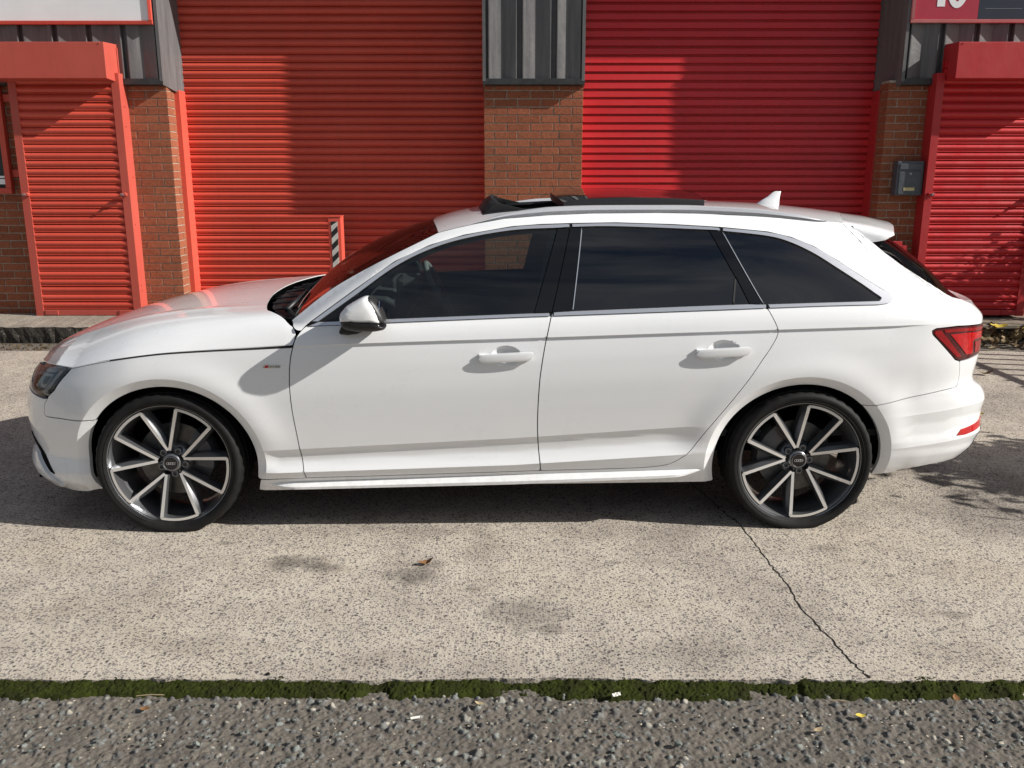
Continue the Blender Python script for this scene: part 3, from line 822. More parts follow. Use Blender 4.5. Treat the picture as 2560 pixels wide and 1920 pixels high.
def P(u,z,lift=0.):
    u=np.asarray(u,float);z=np.asarray(z,float)
    bx,bw=plan(u)
    e=1e-3
    x1,w1=plan(u-e);x2,w2=plan(u+e)
    tx,tw=x2-x1,w2-w1;n=np.hypot(tx,tw)+1e-12;tx,tw=tx/n,tw/n
    nx,nw=-tw,tx   # inward normal: sides -> (0,-?) 
    # outward for side (tx=1,tw=0) is +w => (-tw,tx)=(0,1)
    rf=np.clip((.1-bx)/.985,0,1)**1.6; rr=np.clip((bx-2.4)/1.44,0,1.2)**1.6
    x=bx+nosez(z)*rf-tailz(z)*rr
    o=wside(np.clip(x,-.8,3.75),z)
    fade=np.clip(bw/.55,0,1)
    o=o*fade-lift
    return np.stack([x-nx*o,-(bw-nw*o),z],-1)
TR={
 'archFbump':[(-0.435,0.16)],
 'doorbot':[(0.398,0.236),(0.61,0.248),(0.899,0.255),(1.528,0.273),(1.655,0.277),(2.048,0.285),(2.178,0.294),(2.244,0.311),(2.302,0.349)],
 'rdoorrear':[(2.302,0.349),(2.332,0.381),(2.396,0.474),(2.49,0.602),(2.562,0.7),(2.619,0.785),(2.642,0.818),(2.672,0.866),(2.686,0.898),(2.683,0.917),(2.668,0.953),(2.644,1.002)],
 'sillbot':[(0.38,0.176),(1.528,0.202),(2.427,0.208)],
 'archRfront':[(2.427,0.208),(2.435,0.265)],
 'blade_top':[(0.439,0.218),(0.507,0.224),(1.528,0.256),(2.285,0.276),(2.362,0.279),(2.379,0.273)],
 'blade_bot':[(0.439,0.218),(0.464,0.204),(0.501,0.191),(1.528,0.211),(2.198,0.239),(2.303,0.248),(2.35,0.261),(2.379,0.273)],
 'fdoorfront':[(0.608,0.247),(0.6,0.289),(0.592,0.345),(0.58,0.454),(0.567,0.571),(0.563,0.69),(0.571,0.791),(0.586,0.853),(0.601,0.891),(0.633,0.93),(0.652,0.946)],
 'bgap':[(1.793,1.355),(1.787,1.333),(1.73,1.103),(1.701,0.989),(1.675,0.874),(1.656,0.762),(1.646,0.671),(1.64,0.529),(1.643,0.418),(1.656,0.279)],
 'bonline':[(-0.47,0.74),(-0.281,0.777),(-0.04,0.809),(0.169,0.824),(0.425,0.836),(0.582,0.844)],
 'belt_lo':[(0.638,0.932),(0.783,0.937),(0.982,0.946),(1.528,0.968),(1.698,0.974),(2.644,1.006),(2.914,1.013),(3.174,1.016),(3.232,1.023),(3.259,1.039),(3.264,1.056)],
 'belt_hi':[(0.692,0.95),(0.977,0.961),(1.528,0.982),(1.698,0.988),(1.789,0.994),(2.483,1.02),(2.622,1.021),(2.91,1.027),(3.184,1.031),(3.204,1.042)],
 'ch_out':[(0.652,0.946),(0.835,1.075),(1.017,1.199),(1.168,1.266),(1.32,1.309),(1.531,1.344),(1.659,1.353),(1.793,1.357),(1.995,1.36),(2.253,1.352),(2.464,1.34),(2.721,1.32),(2.852,1.297),(2.975,1.257),(3.08,1.198),(3.168,1.135),(3.244,1.075),(3.264,1.056)],
 'ch_in':[(0.692,0.95),(0.845,1.055),(1.018,1.175),(1.168,1.247),(1.32,1.292),(1.531,1.327),(1.731,1.337),(1.788,1.34),(1.994,1.343),(2.407,1.328),(2.462,1.324),(2.713,1.301),(2.839,1.273),(2.955,1.226),(3.054,1.165),(3.14,1.102),(3.186,1.059),(3.204,1.042)],
 'b_left':[(1.733,1.337),(1.623,0.986)],
 'b_right':[(1.839,1.341),(1.789,0.994)],
 'c_in':[(2.407,1.328),(2.51,1.131),(2.489,1.021)],
 'c_tri':[(2.514,1.126),(2.561,1.022)],
 'c_out':[(2.468,1.323),(2.626,1.021)],
 'wsedge':[(0.56,0.946),(0.713,1.064),(0.858,1.149),(1.013,1.228),(1.203,1.317)],
 'railtop':[(1.362,1.358),(1.45,1.385),(1.548,1.408),(1.696,1.422),(1.895,1.428),(2.144,1.428),(2.377,1.425),(2.686,1.417),(2.94,1.404),(3.088,1.394),(3.177,1.377),(3.221,1.367)],
 'railbot':[(1.362,1.358),(1.498,1.381),(1.694,1.395),(1.891,1.402),(2.187,1.403),(2.369,1.401),(2.669,1.389),(2.912,1.376),(3.13,1.365),(3.221,1.367)],
 'tgline':[(3.297,1.399),(3.446,1.381),(3.481,1.358),(3.542,1.285)],
 'rwin':[(3.542,1.283),(3.675,1.194),(3.664,1.09),(3.656,1.032),(3.715,1.019)],
 'lampR':[(3.411,0.902),(3.426,0.91),(3.547,0.915),(3.785,0.907),(3.789,0.83),(3.729,0.772),(3.586,0.76),(3.558,0.769),(3.482,0.831),(3.415,0.891)],
 'seamR':[(3.587,0.758),(3.614,0.683),(3.607,0.646),(3.58,0.635),(3.486,0.625),(3.312,0.603),(3.171,0.579),(3.117,0.572)],
 'bumpRbot':[(3.268,0.229),(3.4,0.256),(3.499,0.269),(3.693,0.27)],
 'bcrease1':[(3.234,0.511),(3.309,0.519),(3.511,0.538),(3.663,0.548)],
 'bcrease2':[(3.267,0.36),(3.341,0.366),(3.578,0.388)],
 'reflR':[(3.568,0.411),(3.594,0.435),(3.699,0.445),(3.761,0.453),(3.773,0.427),(3.694,0.416),(3.624,0.409)],
 'diff':[(3.739,0.274),(3.74,0.342)],
 'lampF':[(-0.928,0.708),(-0.605,0.739),(-0.474,0.741),(-0.504,0.692),(-0.531,0.638),(-0.571,0.603),(-0.6,0.595),(-0.655,0.6),(-0.721,0.611),(-0.756,0.654),(-0.832,0.699)],
 'seamF':[(-0.57,0.597),(-0.589,0.57),(-0.589,0.521),(-0.566,0.513),(-0.476,0.515),(-0.403,0.514),(-0.336,0.515)],
 'bumpFbot':[(-0.438,0.157),(-0.506,0.162),(-0.671,0.159),(-0.697,0.196),(-0.755,0.22)],
 'slot':[(-0.73,0.348),(-0.657,0.316),(-0.573,0.25)],
 'handleR':[(2.322,0.813),(2.339,0.833),(2.379,0.837),(2.527,0.844),(2.562,0.837),(2.553,0.817),(2.533,0.807),(2.355,0.797)],
 'handleF':[(1.389,0.796),(1.619,0.809)],
 'badge':[(0.45,0.762),(0.529,0.763)],
 'mirrorfoot':[(0.822,0.902)],
}
# ------------------------------------------------------------------ car materials
def car_paint():
    t = NT('car_paint')
    v = t.pos((1, 1, 1))
    c = t.ramp(t.noise(v, 2.5, 5, .6), [(.3, (.795, .805, .815)), (.7, (.825, .832, .836))])
    # road dust low on the body
    sp = t.add('ShaderNodeSeparateXYZ'); t.link(v, sp.inputs[0])
    n = t.noise(v, 34, 5, .75)
    low = t.math('MULTIPLY', t.ramp(sp.outputs[2], [(.17, (.5, .5, .5)), (.30, (0, 0, 0))]), t.ramp(n, [(.42, (0, 0, 0)), (.7, (1, 1, 1))]))
    c = t.mix(low, c, (.42, .38, .32))
    r = t.ramp(t.noise(v, 5, 4), [(.3, (.26,) * 3), (.7, (.32,) * 3)])
    t.bsdf(c, r, 0, .4, coat=1.0, coat_rough=.025)
    MATS['car_paint'] = t.m
car_paint()
def glass(name, tint, refl=1.0):
    t = NT(name)
    tr = t.add('ShaderNodeBsdfTransparent'); tr.inputs[0].default_value = (*tint, 1)
    gl = t.add('ShaderNodeBsdfGlossy'); gl.inputs['Roughness'].default_value = .012
    fr = t.add('ShaderNodeFresnel'); fr.inputs['IOR'].default_value = 1.52
    f = t.math('MULTIPLY', fr.outputs[0], 1.45 * refl, True)
    ms = t.add('ShaderNodeMixShader'); t.link(f, ms.inputs[0]); t.link(tr.outputs[0], ms.inputs[1]); t.link(gl.outputs[0], ms.inputs[2])
    t.link(ms.outputs[0], t.out.inputs['Surface']); MATS[name] = t.m
glass('glass_clear', (.52, .62, .59), 1.35)
glass('glass_screen', (.40, .46, .43), .62)
glass('glass_privacy', (.030, .034, .036), 1.9)
glass('glass_lamp', (.93, .94, .95), .8)
glass('glass_rear', (.03, .034, .036), .40)
def lamp_red(name, base):
    t = NT(name); v = t.pos((1, 1, 1))
    c = t.ramp(t.noise(v, 60, 3), [(.3, tuple(x * .7 for x in base)), (.7, base)])
    t.bsdf(c, .2, 0, .35, coat=.6, coat_rough=.02); MATS[name] = t.m
lamp_red('lamp_red', (.30, .003, .006)); lamp_red('lamp_bright', (.50, .004, .007)); lamp_red('lamp_dark', (.075, .004, .006))
simple('lamp_silver', (.78, .78, .79), .22, .35); simple('lamp_chrome_dark', (.30, .30, .32), .25, .45)
simple('alloy_dark', (.20, .205, .215), .30, .75, coat=.6)
simple('alloy_cut', (.80, .79, .775), .32, .6)
simple('brake_disc', (.13, .125, .12), .42, .8, var=.25, vscale=30)
simple('caliper', (.10, .10, .105), .5, .3)
simple('caliper_red', (.35, .02, .015), .4)
simple('badge_red', (.55, .01, .03), .3)
simple('amber', (.42, .16, .03), .25)
def tyre_mat():
    t = NT('tyre'); v = t.pos((1, 1, 1))
    t.bsdf(t.ramp(t.noise(v, 24, 5, .65), [(.35, (.006, .006, .006)), (.7, (.013, .0125, .012))]), .68, 0, .25, bump=t.noise(v, 90, 3), bstr=.15, bdist=.003)
    MATS['tyre'] = t.m
tyre_mat()

CAR = tag(empty('estate_car', (-1.541, 4.653, 0), .015), 'white estate car with open sunroof parked side-on in front of the shutters', 'car')

# ------------------------------------------------------------------ panel tool
def resample(pts, d):
    pts = np.array(pts, float); L_ = np.hypot(*np.diff(pts, axis=0).T); s = np.concatenate([[0], np.cumsum(L_)])
    n = max(2, int(round(s[-1] / d)) + 1); q = np.linspace(0, s[-1], n)
    return np.stack([np.interp(q, s, pts[:, k]) for k in range(pts.shape[1])], 1)
def smooth_poly(pts, d=.012):
    """Catmull-Rom through the points, then even spacing"""
    pts = np.array(pts, float)
    return resample(cr(pts, 10), d) if len(pts) > 2 else resample(pts, d)
def inset(poly, d):
    p = np.array(poly); a = np.roll(p, 1, 0); b = np.roll(p, -1, 0)
    area = .5 * np.sum(p[:, 0] * b[:, 1] - b[:, 0] * p[:, 1])
    e1 = p - a; e2 = b - p
    def nrm(e): l = np.hypot(e[:, 0], e[:, 1]) + 1e-12; return np.stack([-e[:, 1] / l, e[:, 0] / l], 1)
    n = nrm(e1) + nrm(e2); l = np.hypot(n[:, 0], n[:, 1]) + 1e-9; n /= l[:, None]
    k = d / np.clip(l / 2, .45, 1)
    return p + n * k[:, None] * (1 if area > 0 else -1)
def dedupe(poly):
    o = [poly[0]]
    for q in poly[1:]:
        if np.hypot(*(np.array(q) - o[-1])) > 1.5e-3: o.append(q)
    if np.hypot(*(np.array(o[0]) - o[-1])) < 1.5e-3: o.pop()
    return np.array(o)
def inside(poly, pts):
    x, y = pts[:, 0], pts[:, 1]; r = np.zeros(len(pts), bool); n = len(poly)
    for i in range(n):
        x1, y1 = poly[i]; x2, y2 = poly[(i + 1) % n]
        if y1 == y2: continue
        c_ = ((y1 > y) != (y2 > y)) & (x < (x2 - x1) * (y - y1) / (y2 - y1) + x1); r ^= c_
    return r
def near_dist(poly, pts):
    d = np.full(len(pts), 9.)
    for q in poly: d = np.minimum(d, (pts[:, 0] - q[0]) ** 2 + (pts[:, 1] - q[1]) ** 2)
    return np.sqrt(d)
def cline(zf, u0, u1, t=0):
    u = np.arange(u0, u1, .015); z = zf(u)
    for _ in range(3): z = zf(np.clip(xpre(u, z), -.8, 3.75))
    return np.stack([u, z], 1)
zs2 = lambda x: zs(x) + .06 * (zl(x) - zs(x))
def x2u(xz):
    xz = np.array(xz, float); u = xz[:, 0].copy()
    for _ in range(12): u += xz[:, 0] - xpre(u, xz[:, 1])
    return np.stack([u, xz[:, 1]], 1)
def lip(cx, r=1.11):
    a = np.linspace(-.35, math.pi + .35, 90); return x2u(np.stack([cx + .385 * r * np.cos(a), .312 + .358 * r * np.sin(a)], 1))
def circ(hx, hz, rx, rz, n=40):
    a = np.linspace(0, 2 * math.pi, n); return np.stack([hx + rx * np.cos(a), hz + rz * np.sin(a)], 1)
CREASES = [cline(zs, -.45, 3.42), cline(zs2, -.45, 3.42), cline(ze, .42, 2.36), cline(zc, .45, 2.36), lip(AF), lip(AR)] + [circ(h[0], h[1], .066 * k, .045 * k) for h in ((1.503, .806), (2.443, .828)) for k in (1.0, .93, .8, .6, .35)]
MIRROR = []
def panel(name, poly, mat, lift=0., gap=.0022, rim=.014, dens=.02, creases=(), parent=None, mirror=True, edge=.012, surf=None, taper=0):
    S = surf or P
    poly = dedupe(poly)
    poly = dedupe(resample(np.vstack([poly, poly[:1]]), edge)[:-1]) if edge else poly
    if gap: poly = inset(poly, gap)
    n = len(poly)
    lo, hi = poly.min(0), poly.max(0)
    gu = np.arange(lo[0], hi[0] + dens, dens); gz = np.arange(lo[1], hi[1] + dens, dens * .87)
    U, Z = np.meshgrid(gu, gz); U = U + (np.arange(len(gz)) % 2)[:, None] * dens * .5
    G = np.stack([U.ravel(), Z.ravel()], 1)
    m = inside(poly, G); G = G[m]
    if len(G): G = G[near_dist(poly, G) > edge * .55]
    vs = [tuple(q) for q in poly]; es = [(i, (i + 1) % n) for i in range(n)]
    cp = []
    for cl in creases:
        m = inside(poly, cl) & (near_dist(poly, cl) > .0025)
        prev = None
        for i, q in enumerate(cl):
            if m[i]:
                vs.append(tuple(q)); k = len(vs) - 1; cp.append(q)
                if prev is not None: es.append((prev, k))
                prev = k
            else: prev = None
    if len(cp) and len(G):
        G = G[near_dist(np.array(cp), G) > .0045]
    vs += [tuple(q) for q in G]
    r = delaunay_2d_cdt([Vector(q) for q in vs], es, [], 0, 1e-6)
    V = np.array([tuple(q) for q in r[0]]); F = [f for f in r[2] if len(f) >= 3]
    C = np.array([V[list(f)].mean(0) for f in F]); keep = inside(poly, C)
    F = [f for f, k in zip(F, keep) if k]; C = C[keep]
    F = [tuple(f) if (V[f[1]][0] - V[f[0]][0]) * (V[f[2]][1] - V[f[0]][1]) - (V[f[2]][0] - V[f[0]][0]) * (V[f[1]][1] - V[f[0]][1]) > 0 else tuple(reversed(f)) for f in F]
    co = S(V[:, 0], V[:, 1], lift)
    # analytic corner normals
    li = np.array([i for f in F for i in f]); fi = np.array([k for k, f in enumerate(F) for _ in f])
    q = V[li] + .12 * (C[fi] - V[li]); e = 1.5e-4
    du = S(q[:, 0] + e, q[:, 1], lift) - S(q[:, 0] - e, q[:, 1], lift); dz = S(q[:, 0], q[:, 1] + e, lift) - S(q[:, 0], q[:, 1] - e, lift)
    N = np.cross(du, dz); N /= (np.linalg.norm(N, axis=1)[:, None] + 1e-12)
    verts = co.tolist(); faces = list(F); norms = N.tolist()
    if rim:
        # boundary of the kept triangles, folded inwards
        cnt = {}
        for f in F:
            for a, b in zip(f, f[1:] + f[:1]): cnt[(a, b)] = 1
        bd = [(a, b) for a, b in cnt if (b, a) not in cnt]
        nb = sorted({i for e_ in bd for i in e_}); mp = {}
        inn = S(V[nb, 0], V[nb, 1], lift - rim)
        for k, i in enumerate(nb): mp[i] = len(verts); verts.append(inn[k].tolist())
        for a, b in bd:
            faces.append((b, a, mp[a], mp[b]))
            pa, pb, pc = np.array(verts[b]), np.array(verts[a]), np.array(verts[mp[a]])
            fn = np.cross(pb - pa, pc - pa); fn = (fn / (np.linalg.norm(fn) + 1e-12)).tolist(); norms += [fn] * 4
    me = bpy.data.meshes.new(name); me.from_pydata(verts, [], faces); me.update()
    me.polygons.foreach_set('use_smooth', [True] * len(faces))
    me.normals_split_custom_set(norms)
    o = obj(name, me, mat, parent or CAR)
    if mirror: MIRROR.append(o)
    return o
def arc(cx, a0, a1, r=1.0, n=48):
    a = np.linspace(a0, a1, n); return x2u(np.stack([cx + .385 * r * np.cos(a), .312 + .358 * r * np.sin(a)], 1))
sp = smooth_poly
T = {k: np.array(v) for k, v in TR.items()}
cat = lambda *a: np.vstack([np.array(x, float).reshape(-1, 2) for x in a])

bgap_low = sp(T['bgap'][3:]); bgap_up = sp(T['bgap'][:4])
belt_lo = T['belt_lo']; belt_hi = T['belt_hi']; cho = T['ch_out']; chi = T['ch_in']
doorbot = sp(T['doorbot']); fdf = sp(T['fdoorfront'])
roof_edge = np.array([(1.203, 1.317), (1.28, 1.336), (1.362, 1.353), (1.498, 1.376), (1.694, 1.391), (1.891, 1.398), (2.187, 1.400), (2.369, 1.397), (2.669, 1.386), (2.912, 1.374), (3.13, 1.364), (3.30, 1.358), (3.42, 1.352)])
tail_edge = np.array([(3.42, 1.352), (3.49, 1.33), (3.542, 1.284), (3.60, 1.19), (3.645, 1.09), (3.662, 1.032), (3.715, 1.019)])

# front wing
aF0 = math.asin((.515 - .312) / .358)
fender = cat(sp(T['bonline']), [(.586, .850)], fdf[(fdf[:, 1] < .848)][::-1], [(.60, .246)], [(.50, .242), (.392, .237)], arc(AF, -.19, math.pi - aF0), [(-.336, .515)], sp(T['seamF'])[::-1], [(-.571, .603), (-.531, .638), (-.504, .692), (-.474, .738)])
panel('fender', fender, 'car_paint', rim=.006, creases=[CREASES[2], CREASES[3], CREASES[4]])
# doors
fd = cat(fdf[fdf[:, 1] < .929], sp(belt_lo[:5]), bgap_low[1:], doorbot[(doorbot[:, 0] > .612) & (doorbot[:, 0] < 1.652)][::-1])
CR_D = [CREASES[0], CREASES[1], CREASES[2], CREASES[3]]
front_door = panel('front_door', fd, 'car_paint', creases=CR_D + CREASES[6:11])
rdr = sp(T['rdoorrear'])
rd = cat(bgap_low[::-1], sp(belt_lo[4:6])[1:-1], [(2.643, 1.004)], rdr[::-1], doorbot[(doorbot[:, 0] > 1.66) & (doorbot[:, 0] < 2.30)][::-1])
rear_door = panel('rear_door', rd, 'car_paint', creases=CR_D + CREASES[11:] + [CREASES[5]])
# side frame: sill, rear quarter, D pillar, roof side, A pillar in one pressing
aR1 = math.asin((.208 - .312) / .358)
frame = cat(T['sillbot'][:1], [(.398, .236)], doorbot, rdr[1:], belt_lo[5:], cho[::-1], [(.636, .932), (.618, .912), (.60, .915), (.575, .93)], sp(T['wsedge']), roof_edge[1:], tail_edge[1:], [(3.80, .985), (3.80, .911)], [(3.785, .910), (3.547, .918), (3.426, .912), (3.408, .902), (3.412, .888), (3.482, .828), (3.556, .766), (3.586, .758)],
            sp(T['seamR'])[1:], arc(AR, math.asin((.572 - .312) / .358), math.pi - aR1), [(2.427, .208)], T['sillbot'][::-1][1:-1])
# smooth the long curves inside that ring
panel('side_frame', frame, 'car_paint', creases=[CREASES[0], CREASES[1], CREASES[5], sp(T['bcrease1']) * 0 + 9], gap=.0015)
# bumpers
rb = cat(arc(AR, -.25, math.asin((.572 - .312) / .358)), sp(T['seamR'])[::-1], [(3.586, .757), (3.66, .762), (3.729, .770), (3.86, .774), (3.90, .76), (3.92, .665), (UMAX - .001, .660), (UMAX - .001, .43), (3.88, .43), (3.81, .415), (3.76, .345), (3.70, .272)], [(3.60, .270), (3.499, .266), (3.4, .254), (3.268, .229)])
_uq = np.arange(3.24, 4.0, .015)
panel('rear_bumper', rb, 'car_paint', creases=[CREASES[5], np.stack([_uq, np.interp(xpre(_uq, .53 + 0 * _uq), [3.2, 3.6, 3.8], [.508, .545, .552])], 1), np.stack([_uq, np.interp(xpre(_uq, .38 + 0 * _uq), [3.2, 3.6, 3.8], [.357, .392, .402])], 1)], rim=.02)
panel('rear_diffuser', [(3.705, .268), (3.768, .345), (3.815, .41), (3.88, .425), (UMAX - .001, .425), (UMAX - .001, .235), (3.80, .235)], 'black_plastic', lift=.002, rim=.03)
fb = cat(sp(T['seamF']), [(-.34, .512)], arc(AF, math.pi - aF0, math.pi + .40, n=30), [(-.40, .172), (-.438, .163), (-.506, .160), (-.62, .160), (-.69, .185), (-.76, .215), (-.86, .228), (UMIN + .02, .235), (UMIN + .001, .235), (UMIN + .001, .262), (UMIN + .34, .262), (UMIN + .43, .45), (UMIN + .40, .66), (-1.045, .688), (-1.045, .636)], [(-.90, .603), (-.721, .598), (-.655, .595), (-.60, .592)])
panel('front_bumper', fb, 'car_paint', creases=[CREASES[4]], rim=.02)
panel('tailgate', [(3.802, .985), (3.802, .90), (3.92, .80), (3.92, .667), (UMAX - .001, .662), (UMAX - .001, .985)], 'car_paint', gap=.0015)
# front corner vent and splitter blade
panel('corner_vent', [(-.80, .40), (-.70, .352), (-.632, .300), (-.566, .243), (-.60, .252), (-.68, .30), (-.75, .345), (-.80, .375)], 'void_black', lift=.004, gap=0, rim=.01, edge=.01)
panel('splitter', [(-.83, .325), (-.745, .325), (-.69, .29), (-.61, .243), (-.545, .195), (-.56, .178), (-.66, .168), (-.715, .188), (-.78, .212), (-.87, .228)], 'car_paint', lift=.014, gap=0, rim=.02, edge=.01)
# grille
gr = panel('grille', [(UMIN + .001, .272), (UMIN + .33, .272), (UMIN + .415, .45), (UMIN + .385, .655), (UMIN + .33, .68), (UMIN + .001, .70)], 'black_plastic', lift=-.012, rim=.02)
for z in np.arange(.31, .67, .045):
    panel('grille_bar', [(UMIN + .001, z), (UMIN + .33, z), (UMIN + .33, z + .008), (UMIN + .001, z + .008)], 'rail_silver', lift=.002, gap=0, rim=.01, edge=.02)

# black sheet behind the panels, put in so the shut lines read as shade
ib = cat([(.40, .21), (2.42, .225)], arc(AR, math.pi - aR1 - .1, .25, r=1.02)[::1], [(3.22, .33), (3.5, .33), (3.70, .40), (3.74, .62), (3.70, .90), (3.2, 1.00), (2.6, .99), (1.5, .95), (.66, .90), (.58, .83), (.2, .81), (-.2, .77), (-.44, .72), (-.54, .60), (-.56, .45), (-.45, .33)], arc(AF, math.pi - .1, -.15, r=1.02))
panel('shut_line_shade', ib, 'void_black', lift=-.016, gap=0, rim=0, dens=.05, edge=.03)
# black carrier strip round the windows
def strip(a, b): return cat(sp(a), sp(b)[::-1])
panel('window_seal', cat(sp(cho), sp(chi)[::-1] + (0, -.006)), 'black_rubber', lift=-.007, gap=-.003, rim=0, dens=.02)
panel('window_seal', cat(sp(belt_lo[:8]) + (0, -.002), sp(belt_hi[:9])[::-1] + (0, .006)), 'black_rubber', lift=-.007, gap=0, rim=0, dens=.02)

# bright window surround in three lengths
def cut(pl, a, b):
    p = sp(pl, .008); return p[(p[:, 0] > a) & (p[:, 0] < b)]
for a, b in ((.655, 1.7905), (1.7945, 2.464), (2.468, 3.27)):
    panel('window_trim', cat(cut(cho, a, b), cut(chi, a + (.03 if a < .7 else 0), b)[::-1]), 'silver_trim', lift=.006, gap=.0026, rim=.012, dens=.012, edge=.008)
for a, b in ((.642, 1.697), (1.701, 2.640)):
    panel('window_trim', cat(cut(belt_lo, a, b), cut(belt_hi, a, b)[::-1]), 'silver_trim', lift=.006, gap=.0012, rim=.012, dens=.012, edge=.008)
panel('window_trim', cat(cut(belt_lo[5:8], 2.646, 3.175), sp(belt_lo[7:]), [(3.244, 1.075), (3.19, 1.062), (3.204, 1.044), (3.186, 1.032)], cut(belt_hi[6:9], 2.646, 3.184)[::-1]), 'silver_trim', lift=.0065, gap=.0012, rim=.012, dens=.012, edge=.008)
# pillar covers
def seg_(a, b): return resample([a, b], .02)
bu = bgap_up[(bgap_up[:, 1] < 1.336) & (bgap_up[:, 1] > .986)]
panel('pillar_cover', cat([(1.733, 1.336), (1.785, 1.338)], bu, [(1.70, .988), (1.623, .985)]), 'black_gloss', lift=.002, gap=.0018, parent=None)
panel('pillar_cover', cat([(1.790, 1.339), (1.839, 1.340)], [(1.789, .993), (1.703, .989)], bu[::-1]), 'black_gloss', lift=.002, gap=.0018)
panel('pillar_cover', cat([(2.407, 1.327), (2.462, 1.323), (2.468, 1.322)], [(2.622, 1.022), (2.563, 1.022), (2.515, 1.128)], [(2.51, 1.131)]), 'black_gloss', lift=.002, gap=.0018)
panel('seal_strip', cat(seg_((1.839, 1.340), (1.789, .993)), seg_((1.793, .993), (1.843, 1.340))), 'silver_trim', lift=.004, gap=0, rim=.004, edge=.02)
panel('seal_strip', cat(seg_((2.469, 1.322), (2.625, 1.022)), seg_((2.629, 1.022), (2.473, 1.322))), 'silver_trim', lift=.004, gap=0, rim=.004, edge=.02)
panel('seal_strip', cat([(2.506, 1.131), (2.514, 1.131), (2.494, 1.021), (2.486, 1.021)]), 'black_rubber', lift=.003, gap=0, rim=.004, edge=.02)
panel('mirror_triangle', [(.700, .951), (.842, 1.052), (.870, 1.064), (.868, .958)], 'black_gloss', lift=.0015, gap=.001)
# side glass
top = sp(chi)
def tops(a, b): return top[(top[:, 0] > a) & (top[:, 0] < b)] + (0, .004)
def bots(a, b): q = sp(belt_hi); return q[(q[:, 0] > a) & (q[:, 0] < b)] + (0, -.004)
panel('side_window', cat([(.862, .953)], [(.866, 1.06)], tops(.872, 1.728), [(1.731, 1.338), (1.621, .984)], bots(.87, 1.615)[::-1]), 'glass_clear', lift=-.004, gap=0, rim=.004)
panel('side_window', cat([(1.789, .990), (1.839, 1.344)], tops(1.85, 2.40), [(2.407, 1.329), (2.51, 1.131), (2.490, 1.018)], bots(1.80, 2.48)[::-1]), 'glass_privacy', lift=-.004, gap=0, rim=.004)
panel('quarter_window', cat([(2.490, 1.018), (2.511, 1.131), (2.563, 1.018)]), 'glass_privacy', lift=-.003, gap=0, rim=.004)
panel('quarter_window', cat([(2.471, 1.322)], tops(2.48, 3.195), [(3.206, 1.045), (3.19, 1.031)], bots(2.63, 3.18)[::-1], [(2.628, 1.018)]), 'glass_privacy', lift=-.004, gap=0, rim=.004)

# interior linings on the inside of doors and pillars
panel('door_lining', cat([(.66, .40), (2.40, .42), (2.60, .78), (2.62, .98)], sp(belt_hi[:6])[::-1] + (0, -.006)), 'interior_dark', lift=-.085, gap=0, rim=0, dens=.05, edge=.04)
panel('pillar_lining', cat(sp(T['wsedge']) + (.012, -.012), roof_edge[1:-2] + (0, -.012), [(3.30, 1.27), (3.30, 1.0), (3.20, 1.02)], sp(chi)[::-1][2:-2] + (0, -.022)), 'headliner', lift=-.022, gap=0, rim=0, dens=.04, edge=.03)
bl = [(1.70, 1.33), (1.85, 1.33), (1.82, .98), (1.62, .98)]
panel('pillar_lining', bl, 'interior_dark', lift=-.03, gap=0, rim=0)
# door pull panel with pale inlay seen on the far door
panel('armrest', [(.95, .86), (1.40, .83), (1.55, .80), (1.50, .745), (1.0, .76)], 'interior_mid', lift=-.105, gap=0, rim=0)

# lamps
tl = T['lampR'].copy()
lamp_poly = [(3.408, .900), (3.424, .911), (3.547, .9165), (3.70, .912), (3.86, .905), (3.87, .86), (3.86, .79), (3.84, .776), (3.729, .771), (3.586, .760), (3.557, .768), (3.482, .829), (3.413, .888)]
tail = panel('tail_lamp', lamp_poly, 'lamp_dark', lift=.001, gap=.002, rim=.03, dens=.012)
def tsub(nm, poly, mat, lift): return panel(nm, poly, mat, lift=lift, gap=0, rim=.003, edge=.01, parent=tail)
tsub('light_guide', [(3.425, .900), (3.455, .902), (3.545, .818), (3.592, .778), (3.562, .778), (3.487, .836), (3.42, .890)], 'lamp_red', .004)
tsub('light_guide', [(3.47, .9035), (3.547, .907), (3.70, .902), (3.855, .895), (3.855, .882), (3.70, .888), (3.55, .893), (3.48, .891)], 'lamp_red', .004)
tsub('lens_field', [(3.51, .882), (3.60, .884), (3.855, .874), (3.855, .845), (3.70, .850), (3.665, .845), (3.675, .785), (3.625, .785), (3.565, .835)], 'lamp_bright', .004)
tsub('lens_field', [(3.69, .838), (3.855, .835), (3.855, .79), (3.70, .786)], 'lamp_red', .003)
panel('reflector', [(3.568, .409), (3.596, .434), (3.699, .446), (3.79, .458), (3.82, .46), (3.82, .436), (3.775, .426), (3.694, .414), (3.624, .407)], 'lamp_bright', lift=.003, gap=0, rim=.008, edge=.01)
hl_poly = [(-.476, .738), (-.605, .735), (-.75, .722), (-.95, .696), (-1.038, .684), (-1.038, .640), (-.90, .608), (-.721, .603), (-.655, .600), (-.60, .598), (-.573, .606), (-.533, .640), (-.506, .692)]
head = panel('headlamp', hl_poly, 'lamp_chrome_dark', lift=-.026, gap=.001, rim=.02, dens=.014)
def hsub(nm, poly, mat, lift): return panel(nm, poly, mat, lift=lift, gap=0, rim=.012, edge=.01, parent=head)
hsub('lamp_edge', [(-.49, .727), (-.52, .727), (-.555, .655), (-.60, .612), (-.585, .612), (-.545, .645)], 'black_gloss', -.012)
hsub('running_light', [(-.53, .722), (-.56, .722), (-.585, .66), (-.635, .615), (-.61, .612), (-.57, .645)], 'stripe_white', -.008)
hsub('running_light', [(-.57, .722), (-.70, .712), (-.70, .702), (-.58, .711)], 'stripe_white', -.009)
